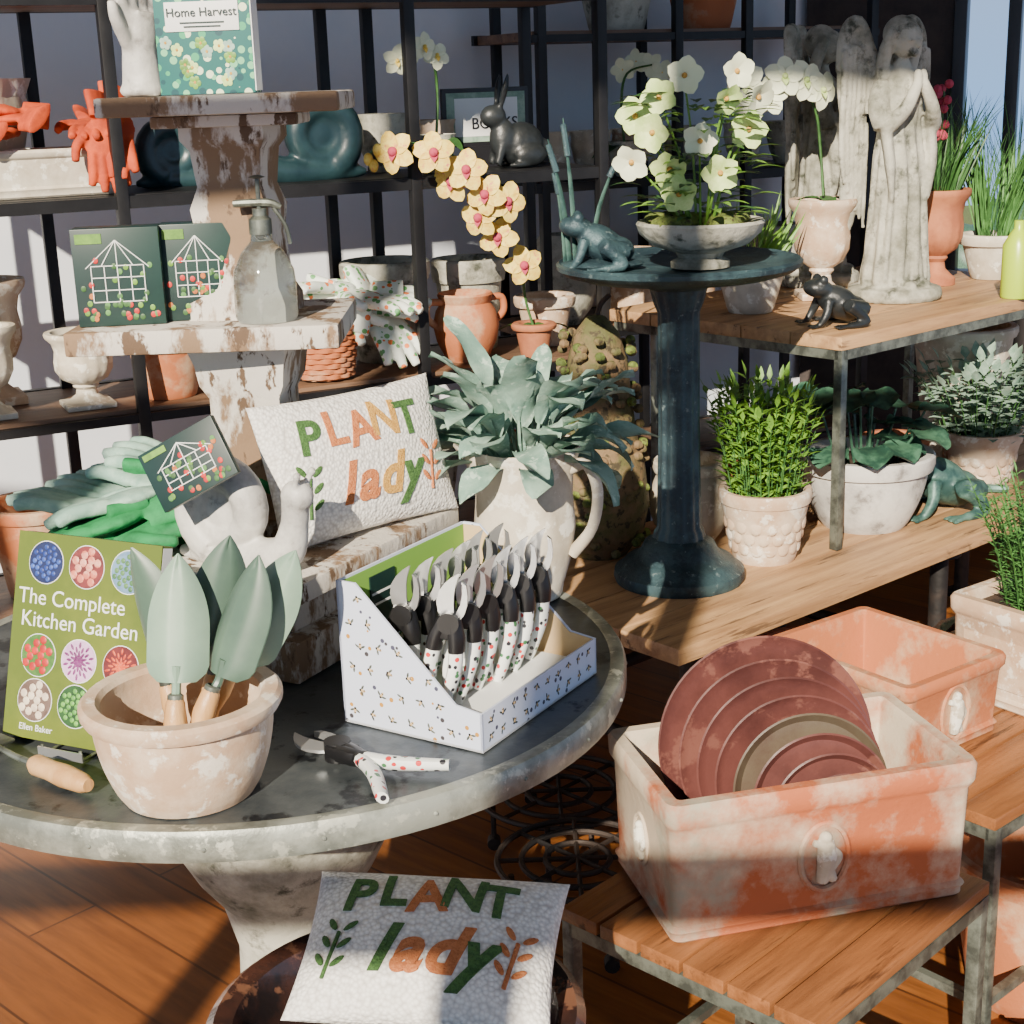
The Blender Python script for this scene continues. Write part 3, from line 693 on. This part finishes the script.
for x,y,h,l in ((-.05,.03,.30,-.02),(-.062,.02,.26,-.04),(-.02,.04,.24,.07),(-.07,.04,.2,-.02)):
    b.add(tube([(x,y,0),(x+l*.3,y,h*.5),(x+l,y,h)],[.008,.007,.0015],6,flat=.4),'frog')
    b.add(tube([(x+l*.6,y,h*.75),(x+l,y,h*.96)],[.007,.006],8),'verd')
b.obj('frog_reed_fountain',(.20,3.10,1.176))

def orchid(b,base_,pts,flowers,r,m,cm,leaves=4,ll=.16,ce=.14):
    b.add(tube(pts,[.0035,.0035,.0025],6),'leafm')
    for c,nm in flowers:
        flower5(b,c,nm,r,m,cm,.1,5,.8,ce)
        b.add(leaf(c,V(nm)*.6+V((0,0,-.5)),r*.5,r*.4,.6,.2,3),cm)
    for i in range(leaves):
        a=i*2.2+.5;b.add(leaf(base_,(math.cos(a),math.sin(a),.5),ll,.05,1.1,.2,6,up=V((0,0,1))),'leafm')
b=B();pot(b,'terra2',.034,.046,.085,liph=.018)
pts=[V(p) for p in ((0,0,.07),(-.02,0,.15),(-.03,-.03,.26),(-.075,-.08,.38),(-.13,-.15,.47),(-.22,-.21,.53),(-.33,-.24,.545),(-.37,-.24,.52))]
fls=[(V(c),n) for c,n in (((-.312,-.265,.526),(-.4,-1,.1)),((-.222,-.25,.52),(.1,-1,.2)),((-.15,-.22,.478),(0,-1,.2)),((-.185,-.2,.452),(-.4,-1,0)),((-.108,-.2,.42),(-.3,-1,0)),((-.058,-.18,.40),(.4,-1,.1)),((-.082,-.14,.315),(-.2,-1,0)),((-.125,-.17,.365),(-.5,-1,-.1)),((-.022,-.09,.24),(.2,-1,0)))]
orchid(b,V((0,0,.07)),pts,fls,.052,'yel','mag',2,.12,.22)
for x,z in ((-.35,.53),(-.372,.51),(-.36,.495)): b.add(ell((x,-.245,z),(.011,.011,.015),seg=8),'yel')
b.obj('yellow_orchid',(.071,3.765,.88))
def scallops(b,m,rb,rt,h):
    for row in range(3):
        n=16
        for i in range(n):
            a=2*pi*(i+.5*(row%2))/n;z=h*.56-row*h*.16;r=rb+(rt-rb)*z/(h*.8)-.002
            b.add(xf(ell((0,0,0),(.015,.005,.017),seg=10),T((math.cos(a)*r,math.sin(a)*r,z))@R(math.degrees(a)+90,'Z')),m)
b=B();pot(b,'pink',.07,.098,.165,wall=.012,lip=.006,liph=.03);scallops(b,'pink',.07,.098,.165)
sprigs(b,'leafb',(0,0,.14),.125,.29,80,.036,.013,.32,lean=.9)
b.obj('potted_green_shrub',(.565,3.22,.5))
b=B();pot(b,'whitestone',.10,.148,.18,wall=.014,lip=.014,liph=.04,belly=.008)
for i in range(22):
    a=i*2.4;r=.03+.0055*i;h=.06+.15*((i*7)%5)/5
    q0=V((math.cos(a)*r*.5,math.sin(a)*r*.5,.14));q1=V((math.cos(a)*r,math.sin(a)*r,.15+h))
    b.add(tube([q0,q1],.003,5),'leafd');b.add(fatleaf(q1-V((math.cos(a),math.sin(a),0))*.02,(math.cos(a),math.sin(a),.1),.11,.11,.6,.25,wave=.05,ph=i),'leafd')
b.obj('potted_begonia',(.845,3.46,.5))
b=B();pot(b,'pink',.07,.1,.15,wall=.012,lip=.006,liph=.03);scallops(b,'pink',.07,.1,.15)
sprigs(b,'leafgrey',(0,0,.13),.16,.22,70,.042,.026,.8,lean=.4,step=.015)
b.obj('potted_grey_foliage',(1.216,3.767,.5))
b=B();b.add(Fg,'frog');b.add(tube([(.05,.03,.02),(.12,.05,.01),(.16,.03,.008)],[.012,.008,.006],8),'frog');b.obj('verdigris_frog',(1.055,3.55,.5),20,scale=1.5)
b=B();b.add(Fg,'rabbit');b.obj('dark_frog_statue',(.762,3.42,.991),10,scale=1.0)
b=B();b.add(lathe([(0,0),(.06,0),(.095,.05),(.105,.12),(.1,.2),(.082,.28),(.072,.34),(.064,.42),(.048,.48),(.02,.515),(0,.52)],48,lambda a,z:1+.03*math.sin(3*a+z*20)),'mosspear')
b.add(tube([(0,0,.51),(.01,0,.54),(.03,0,.56)],[.006,.005],6),'soil')
for i in range(160):
    a=rnd.random()*2*pi;z=.02+.46*rnd.random();r=.1 if z<.2 else .1-.11*(z-.2);b.add(ell((math.cos(a)*r,math.sin(a)*r,z),(.012,.012,.01),seg=6),'moss' if i%3==0 else 'mosspear')
b.obj('moss_pear_ornament',(.20,3.30,.5),scale=1.06)
b=B();urn(b,'pink',.088,.25,square=True)
k2=.00250
def q(u,v,dy=0): return V(((u-822)*k2,dy,(298-v)*k2*1.0))
pts=[q(822,195),q(818,150),q(810,110,-.02),q(790,85,-.04),q(765,75,-.06)]
fls=[(q(738,84,-.08),(-.4,-1,0)),(q(745,102,-.08),(0,-1,-.3)),(q(775,78,-.08),(.1,-1,.2)),(q(797,82,-.06),(.4,-1,.1)),(q(815,92,-.04),(.6,-1,0)),(q(760,95,-.08),(0,-1,.2))]
orchid(b,q(820,200),pts,fls,.052,'wht','hell',3,.09)
b.obj('white_orchid_urn',(.812,3.85,.991))
b=B();urn(b,'terra2',.085,.25,square=False)
grass(b,'leafm',(0,0,.23),.05,.30,90,.006,.5)
for i in range(5):
    b.add(tube([(0,0,.23),(-.03+i*.008,0,.50)],.002,5),'leafm')
for i in range(26): b.add(ell((-.015+rnd.uniform(-.03,.03),rnd.uniform(-.02,.02),.38+.14*rnd.random()),.012,seg=6),'mag')
b.obj('terracotta_urn_with_grass',(1.155,4.03,.991))
b=B();pot(b,'cream',.06,.085,.12)
grass(b,'rosem',(0,0,.1),.05,.42,140,.006,.35)
b.obj('potted_tall_grass',(1.34,4.12,.991))
b=B();pot(b,'cream',.09,.13,.38,soil=False);b.obj('tall_stone_planter',(1.24,4.03,.5))

def angel(vox=.0042):
    parts=[]
    def fold(a,z): return 1+.08*math.sin(9*a+z*6)*max(0,1-z/.5)+.035*math.sin(17*a-z*14)
    pr=[(0,.03),(.085,.03),(.088,.05),(.078,.12),(.072,.2),(.068,.28),(.064,.34),(.055,.40),(.058,.45),(.064,.49),(.054,.52),(.028,.54),(.02,.56),(0,.565)]
    g=lathe(pr,72,fold);g=([V((v.x,v.y*.8,v.z)) for v in g[0]],g[1]);parts.append(g)
    parts.append(lathe([(0,0),(.11,0),(.115,.012),(.11,.03),(.085,.036),(0,.036)],48,lambda a,z:1+.03*math.sin(5*a)))
    parts.append(ell((.0,-.014,.607),(.034,.036,.044),rot=(.3,0,0)));parts.append(ell((0,.006,.620),(.043,.043,.044)))
    parts.append(ell((0,-.054,.598),(.006,.008,.011),seg=8));parts.append(ell((0,-.043,.576),(.013,.012,.009),seg=8))
    for s in (-1,1):
        parts.append(ell((s*.014,-.047,.606),(.008,.006,.004),seg=8))
        parts.append(tube([(s*.034,-.01,.63),(s*.043,.005,.59),(s*.042,.018,.54),(s*.038,.02,.47)],[.014,.017,.017,.010],8))
        parts.append(tube([(s*.052,.0,.51),(s*.075,-.01,.46),(s*.072,-.03,.41)],[.024,.026,.026],10))
        parts.append(tube([(s*.072,-.03,.41),(s*.042,-.065,.45),(s*.008,-.068,.51)],[.024,.017,.012],10))
        parts.append(tube([(s*.068,-.03,.41),(s*.064,-.045,.33),(s*.055,-.045,.24)],[.024,.022,.008],8,flat=.6))
        parts.append(ell((s*.008,-.066,.520),(.01,.012,.022)))
        parts.append(ell((s*.088,.070,.50),(.046,.014,.155),rot=(0,s*.10,0)))
        parts.append(ell((s*.085,.068,.32),(.034,.012,.165),rot=(0,s*-.07,0)))
        parts.append(tube([(s*.025,.04,.48),(s*.05,.062,.58),(s*.08,.070,.648),(s*.115,.070,.62),(s*.128,.070,.54)],[.018,.022,.020,.016,.010],10))
        for i in range(6):
            x=.055+i*.0145
            parts.append(tube([(s*x,.056,.42+.012*i),(s*(x+.002),.054,.36),(s*(x*.85+.01),.054,.17+.022*i)],[.007,.0085,.004],6))
            parts.append(tube([(s*x,.054,.60-.006*abs(i-3)),(s*x,.052,.53),(s*x,.054,.44)],[.008,.009,.006],6))
    for i in range(8):
        a=-2.6+i*.5;parts.append(tube([(math.cos(a)*.055,math.sin(a)*.046,.42),(math.cos(a+.2)*.071,math.sin(a+.2)*.058,.25),(math.cos(a+.1)*.084,math.sin(a+.1)*.068,.05)],[.004,.008,.009],6))
    parts.append(ell((.03,-.07,.04),(.016,.024,.012)));parts.append(ell((-.02,-.075,.04),(.016,.024,.012)))
    return remesh(merge(*parts),vox,1)
AG=angel()
b=B();b.add(AG,'stone');b.obj('angel_statue',(.985,3.80,.991),27,scale=1.03)
b=B();b.add(AG,'stone');b.obj('angel_statue',(.858,4.12,.991),72,scale=1.02)

# ------------------------------------------------------------ trough and slat tables
def slat_table(name,loc,rz,L,W_,h,n=6):
    b=B();sw=W_/n
    for i in range(n): b.add(box(L,sw-.006,.02,(L/2,sw*(i+.5),h-.01),.002),'walnut')
    for x in (.012,L-.012):
        for y in (.012,W_-.012): b.add(box(.02,.02,h-.02,(x,y,(h-.02)/2),.002),'steel')
        b.add(box(.02,W_-.03,.02,(x,W_/2,h-.031)),'steel');b.add(box(.015,W_-.03,.015,(x,W_/2,.12)),'steel')
    for y in (.012,W_-.012): b.add(box(L-.03,.02,.02,(L/2,y,h-.031)),'steel');b.add(box(L-.03,.015,.015,(L/2,y,.12)),'steel')
    return b.obj(name,loc,rz)
slat_table('slatted_wood_table',(.349,1.555,0),46,.44,.42,.45)
slat_table('slatted_wood_table',(.72,2.05,0),41,.9,.50,.45,7)
def trough(b,L,W_,h,m,wall=.02,fig=True):
    b.add(rectlathe(L,W_,[(-.004,0),(0,.004),(0,.012),(.004,.018),(-.002,.024),(.003,h*.8),(.007,h*.83),(.010,h*.86),(.011,h-.006),(.007,h),(-wall+.011,h),(-wall+.005,h-.008),(-wall-.010,.03),(-wall-.012,.025)],.012),m)
    if fig:
        def med(Mx,s=1):
            P=[(math.cos(a)*.032*s,0,math.sin(a)*.045*s) for a in [2*pi*i/32 for i in range(33)]]
            b.add(tube(P,.004*s,6,sm=False),m,Mx)
            b.add(remesh(merge(ell((0,0,.027*s),.0085*s),tube([(0,0,.02*s),(.002,0,0),(-.004*s,0,-.034*s)],[.011*s,.013*s,.007*s],8),tube([(0,0,-.005*s),(.012*s,0,-.033*s)],[.009*s,.006*s],6),tube([(0,0,.015*s),(.018*s,0,.0),(.01*s,0,-.014*s)],[.006*s]*2,6),tube([(0,0,.015*s),(-.016*s,0,.022*s)],[.006*s,.005*s],6)),.0018*s,1),'cream',Mx@T((0,-.002,0)))
        med(T((0,-W_/2-.002,h*.47)),1.08);med(T((L/2+.002,0,h*.47))@R(90,'Z'),min(1,W_/.2)*.8);med(T((-L/2-.002,0,h*.47))@R(-90,'Z'),.8)
TA=14;ctr=V((.370,1.905,.4505))
b=B();trough(b,.425,.24,.205,'trough');b.obj('terracotta_trough',ctr,TA)
b=B()
for i,r in enumerate((.154,.140,.130,.120,.110,.099,.088,.077)):
    y=.062-.0185*i
    pr=[(0,0),(r*.84,0),(r*.9,.003),(r,.014),(r-.0025,.0155),(r*.88,.006),(0,.004)]
    b.add(lathe(pr,72),'dkolive' if i in (4,) else 'dkbrown',T((-.008+.009*i,y,.030+r))@R(-12+i*.5,'X')@R(-10,'Z')@R(90,'X'))
b.obj('nested_clay_saucers',ctr,TA)
b=B();trough(b,.24,.30,.145,'terra',.018);b.obj('square_terracotta_planter',(.635,2.42,.4505),36)
b=B();trough(b,.22,.22,.19,'pink',.02,False);b.add(box(.2,.2,.01,(0,0,.165)),'soil')
sprigs(b,'rosem',(0,0,.165),.12,.25,80,.024,.005,.5,step=.006,lean=.7)
for i in range(4):
    b.add(box(.17,.004,.09,(0,0,0)),'pink',R(90*i,'Z')@T((0,-.111,.085)))
b.obj('potted_rosemary',(.945,2.52,.4505),36)
b=B();b.add(lathe([(0,0),(.07,0),(.1,.05),(.115,.12),(.1,.18),(.085,.2),(.095,.215),(.08,.215),(.07,.19),(0,.18)],48,lambda a,z:1+.015*math.cos(16*a)),'glaze');b.obj('ribbed_stone_pot',(1.03,2.83,0),scale=2.0)
b=B();pot(b,'terra',.13,.17,.28,soil=False);b.obj('large_terracotta_pot',(.90,2.28,0))
b=B()
for k in range(5):
    P=[(math.cos(a)*(.13-.01*k),math.sin(a)*(.13-.01*k),.01+.016*k+.004*math.sin(3*a)) for a in [2*pi*i/32 for i in range(33)]];b.add(tube(P,.005,6,sm=False),'iron')
for a in range(6): b.add(tube([(math.cos(a)*.13,math.sin(a)*.13,.005),(math.cos(a)*.09,math.sin(a)*.09,.08)],.005,6),'iron')
b.obj('wire_plant_basket',(.80,1.97,0))
def caddy(name,loc,h,r=.16):
    b=B()
    for rr in (r,r*.7,r*.4):
        P=[(math.cos(a)*rr,math.sin(a)*rr,h) for a in [2*pi*i/40 for i in range(41)]];b.add(tube(P,.006,6,sm=False),'iron')
    for i in range(8):
        a=2*pi*i/8;b.add(tube([(0,0,h),(math.cos(a)*r,math.sin(a)*r,h)],.005,6),'iron')
    for i in range(4):
        a=2*pi*i/4+.4;x,y=math.cos(a)*r*.9,math.sin(a)*r*.9
        b.add(tube([(x,y,h),(x,y,.03)],.006,6),'iron');b.add(lathe([(0,-.012),(.014,-.012),(.014,.012),(0,.012)],12),'iron',T((x,y,.016))@R(90,'X'))
    b.obj(name,loc)
caddy('iron_plant_caddy',(.08,2.90,0),.10,.17)
caddy('iron_plant_caddy',(.10,2.50,0),.16,.15)
b=B();pot(b,'terra2',.12,.16,.28,soil=False);b.obj('large_terracotta_pot',(.70,3.2,0))
b=B();pot(b,'cream',.055,.075,.2,soil=False,belly=.03);b.obj('stone_vase',(.415,3.36,.5))
b=B();pot(b,'terra2',.06,.075,.16,soil=False);b.obj('terracotta_pot',(.575,3.48,.5))
b=B();b.add(lathe([(0,0),(.035,0),(.037,.005),(.037,.13),(.02,.16),(.012,.17),(.012,.19),(0,.19)],24),'lime');b.obj('lime_spray_bottle',(1.275,3.74,.991))
b=B();pot(b,'cream',.055,.08,.12);grass(b,'leafb',(0,0,.10),.05,.2,60,.01,.9);b.obj('potted_fern',(.60,3.66,.991))
b=B();pot(b,'terra2',.06,.08,.13,soil=False);b.obj('terracotta_pot',(1.0,3.80,.5))

# ------------------------------------------------------------ shelf items
def put(name,fn,s,bk,z,rz=0,scale=1):
    b=B();fn(b);return b.obj(name,SP(s,bk,z),SYAW+rz,scale=scale)
Z1=.8805
put('stone_urn',lambda b:urn(b,'cream',.075,.2),-1.03,.1,Z1)
put('stone_urn',lambda b:urn(b,'cream',.08,.17),-.82,.1,Z1)
put('terracotta_urn',lambda b:urn(b,'pink',.1,.28),-1.0,.27,Z1)
put('terracotta_pot',lambda b:pot(b,'terra',.06,.085,.14,soil=False,lip=.01),-.63,.11,Z1)
put('terracotta_pot',lambda b:pot(b,'terra2',.06,.08,.15,soil=False),-.53,.265,Z1)
def basket(b):
    for i in range(9):
        z=.012+i*.0115;r=.058+.0014*i
        P=[(math.cos(a)*(r+.003*math.cos(12*a+pi*(i%2))),math.sin(a)*(r+.003*math.cos(12*a+pi*(i%2))),z) for a in [2*pi*k/72 for k in range(73)]];b.add(tube(P,.0065,6,sm=False),'terra')
    b.add(lathe([(0,.004),(.055,.004),(.068,.11),(.06,.11),(.05,.015),(0,.012)],32),'terra')
    P=[(math.cos(a)*.071,math.sin(a)*.071,.115) for a in [2*pi*k/40 for k in range(41)]];b.add(tube(P,.009,8,sm=False),'terra')
put('woven_basket',basket,-.262,.087,Z1,scale=1.12)
b=B()
for x,y,z,rz,ry,rx in ((-.02,0,.03,95,10,0),(.03,.02,.05,70,-10,5),(.08,0,.04,-120,30,-10),(.1,-.02,.0,-170,10,-50),(-.06,.0,.03,60,-20,10),(.05,-.04,.05,-140,0,-10),(.0,.03,.07,110,5,5)):
    b.add(G,'glovefloral',T((x,y,z))@R(rz,'Z')@R(ry,'Y')@R(rx,'X')@Matrix.Scale(1.25,4))
b.obj('floral_garden_gloves',SP(-.22,.085,1.02),SYAW)
def handled(b):
    b.add(lathe([(0,0),(.05,0),(.055,.006),(.075,.05),(.083,.09),(.075,.125),(.062,.145),(.07,.165),(.066,.17),(.052,.16),(.045,.14),(0,.05)],48),'terra')
    for s in (-1,1): b.add(tube([(s*.062,0,.15),(s*.1,0,.15),(s*.105,0,.115),(s*.078,0,.09)],.009,10),'terra')
put('handled_terracotta_pot',handled,.125,.11,Z1)
put('grey_planter_pot',lambda b:pot(b,'stone',.08,.1,.25,soil=False,lip=.014,liph=.05),-.03,.25,Z1)
put('grey_planter_pot',lambda b:pot(b,'stone',.07,.085,.235,soil=False,lip=.012,liph=.06),.21,.27,Z1)
put('terracotta_pot',lambda b:pot(b,'pink',.05,.07,.13,soil=False),.395,.2,Z1)
put('terracotta_urn',lambda b:urn(b,'terra2',.075,.25),-.35,.275,Z1)
Z2=.8505
put('stone_sphere_planter',lambda b:b.add(lathe([(0,0),(.05,0),(.08,.04),(.095,.09),(.09,.15),(.06,.2),(.045,.22),(.035,.215),(.05,.18),(0,.1)],40),'stone'),.68,.65,Z2,scale=1.2)
put('terracotta_pot',lambda b:pot(b,'pink',.08,.1,.2,soil=False),.93,.65,Z2)
put('terracotta_pot',lambda b:pot(b,'terra',.07,.1,.24,soil=False),1.16,.68,Z2)
put('grey_planter_pot',lambda b:pot(b,'stone',.08,.11,.24,soil=False),1.42,.68,Z2)
def longtrough(b): trough(b,.30,.13,.1,'cream',.015,False)
put('stone_window_box',longtrough,-.84,.13,ZM)
b=B()
for m,x,y,z,rz,rx in (('orange',-.13,0,.02,0,0),('orange',-.07,.01,.05,20,0),('orange',.09,-.09,.0,180,-72),('orange',.12,-.075,.02,165,-60),('orange',-.1,.02,.07,80,10),('orange',.08,.0,.03,170,-10)):
    b.add(G,m,T((x,y,z))@R(rz,'Z')@R(rx,'X')@Matrix.Scale(.95,4))
b.obj('orange_garden_gloves',SP(-.83,.12,1.458),SYAW)
def tulip(b,m='cream',R_=.07,h=.13):
    b.add(lathe([(0,0),(R_*.55,0),(R_*.6,h*.05),(R_*.85,h*.35),(R_,h*.7),(R_*.95,h*.85),(R_*1.05,h),(R_*.98,h),(R_*.85,h*.8),(0,h*.3)],48,lambda a,z:1+.07*abs(math.sin(3.5*a))*(z/h)),m)
put('tulip_shaped_pot',lambda b:tulip(b),-.98,.29,ZM,scale=1.9)
put('dark_snail_planter',lambda b:b.add(snail('x'),'dkceramic'),-.25,.13,ZM)
put('dark_snail_planter',lambda b:b.add(snail('x'),'dkceramic'),-.53,.2,ZM,rz=180,scale=.8)
put('bronze_rabbit',lambda b:b.add(rabbitb(),'rabbit'),.27,.12,ZM)
put('terracotta_pot',lambda b:pot(b,'terra2',.04,.05,.09,soil=False),-.39,.25,ZM)
put('tulip_shaped_pot',lambda b:tulip(b,'stone',.06,.14),-.01,.27,ZM)
put('tulip_shaped_pot',lambda b:tulip(b,'pink',.055,.12),.13,.28,ZM)
Z3=1.2755
for s,m in ((.66,'cream'),(.80,'cream'),(.94,'pink'),(1.12,'stone'),(1.34,'cream'),(1.5,'stone')):
    put('tulip_shaped_pot',lambda b:tulip(b,m,.058,.13),s,.66,Z3)
def sign(b):
    b.add(box(.22,.012,.13,(0,0,.065),.002),'dkframe');b.add(box(.2,.014,.11,(0,0,.065)),'leafgrey');b.add(box(.16,.016,.085,(0,0,.065)),'white')
    b.add(xf(text('BOOKS',.036,.001,0),T((0.02,-.009,.05))@R(90,'X')),'dkframe');b.add(box(.1,.03,.05,(0,0.0,-.024)),'dkframe')
put('framed_sign',sign,.27,.26,ZM+.05,scale=1.1)
def worch(b):
    tulip(b,'stone',.045,.09)
    pts=[V((0,0,.06)),V((.01,0,.18)),V((-.01,-.02,.26)),V((-.08,-.04,.28))]
    orchid(b,V((0,0,.07)),pts,[(V((-.08,-.05,.28)),(0,-1,0)),(V((-.04,-.05,.29)),(.2,-1,0)),(V((0,-.03,.27)),(0,-1,.2)),(V((-.11,-.05,.26)),(0,-1,0))],.035,'wht','yel',4,.12)
put('white_orchid_pot',worch,.06,.1,ZM,scale=1)
put('white_orchid_pot',worch,.86,.56,Z3,rz=160,scale=1.1)
for s,m,h in ((-1.2,'pink',.2),(-.95,'terra',.22),(-.65,'terra2',.18),(-.32,'pink',.2),(.0,'stone',.22),(.28,'terra',.2)):
    put('terracotta_pot',lambda b:pot(b,m,.08,.11,h,soil=False),s,.18,.4405)
put('grey_planter_pot',lambda b:pot(b,'stone',.08,.11,.16,soil=False),.9,.67,1.6805)
put('grey_planter_pot',lambda b:pot(b,'terra',.08,.11,.16,soil=False),1.2,.67,1.6805)

# ------------------------------------------------------------ light, camera
w=bpy.data.worlds.new('world');bpy.context.scene.world=w;w.use_nodes=True;nt=w.node_tree
bg=nt.nodes['Background']
tc=nt.nodes.new('ShaderNodeTexCoord');sp=nt.nodes.new('ShaderNodeSeparateXYZ');nt.links.new(tc.outputs['Generated'],sp.inputs[0])
mr=nt.nodes.new('ShaderNodeMapRange');mr.inputs[1].default_value=-.3;mr.inputs[2].default_value=1;nt.links.new(sp.outputs[2],mr.inputs[0])
cr=nt.nodes.new('ShaderNodeValToRGB');nt.links.new(mr.outputs[0],cr.inputs[0]);e=cr.color_ramp.elements
e[0].position=0;e[0].color=(.22,.17,.12,1);e[1].position=1;e[1].color=(.30,.34,.40,1)
x=e.new(.13);x.color=(.60,.72,.88,1);x=e.new(.2);x.color=(.28,.52,.92,1);x=e.new(.28);x.color=(.34,.48,.74,1);x=e.new(.45);x.color=(.36,.43,.55,1)
nt.links.new(cr.outputs[0],bg.inputs[0]);bg.inputs[1].default_value=1.4
L=bpy.data.lights.new('sun','SUN');L.energy=13;L.angle=.009;L.color=(1,.88,.71)
o=bpy.data.objects.new('sun',L);bpy.context.collection.objects.link(o)
sd=V((.22,.85,-.45));o.rotation_euler=sd.to_track_quat('-Z','Y').to_euler()
cd=bpy.data.cameras.new('camera');cd.sensor_width=36;cd.lens=36*1500/1024
cam=bpy.data.objects.new('camera',cd);bpy.context.collection.objects.link(cam)
cam.matrix_world=T((0,0,1.55))@R(74,'X')@R(-1.95,'Z')
bpy.context.scene.camera=cam
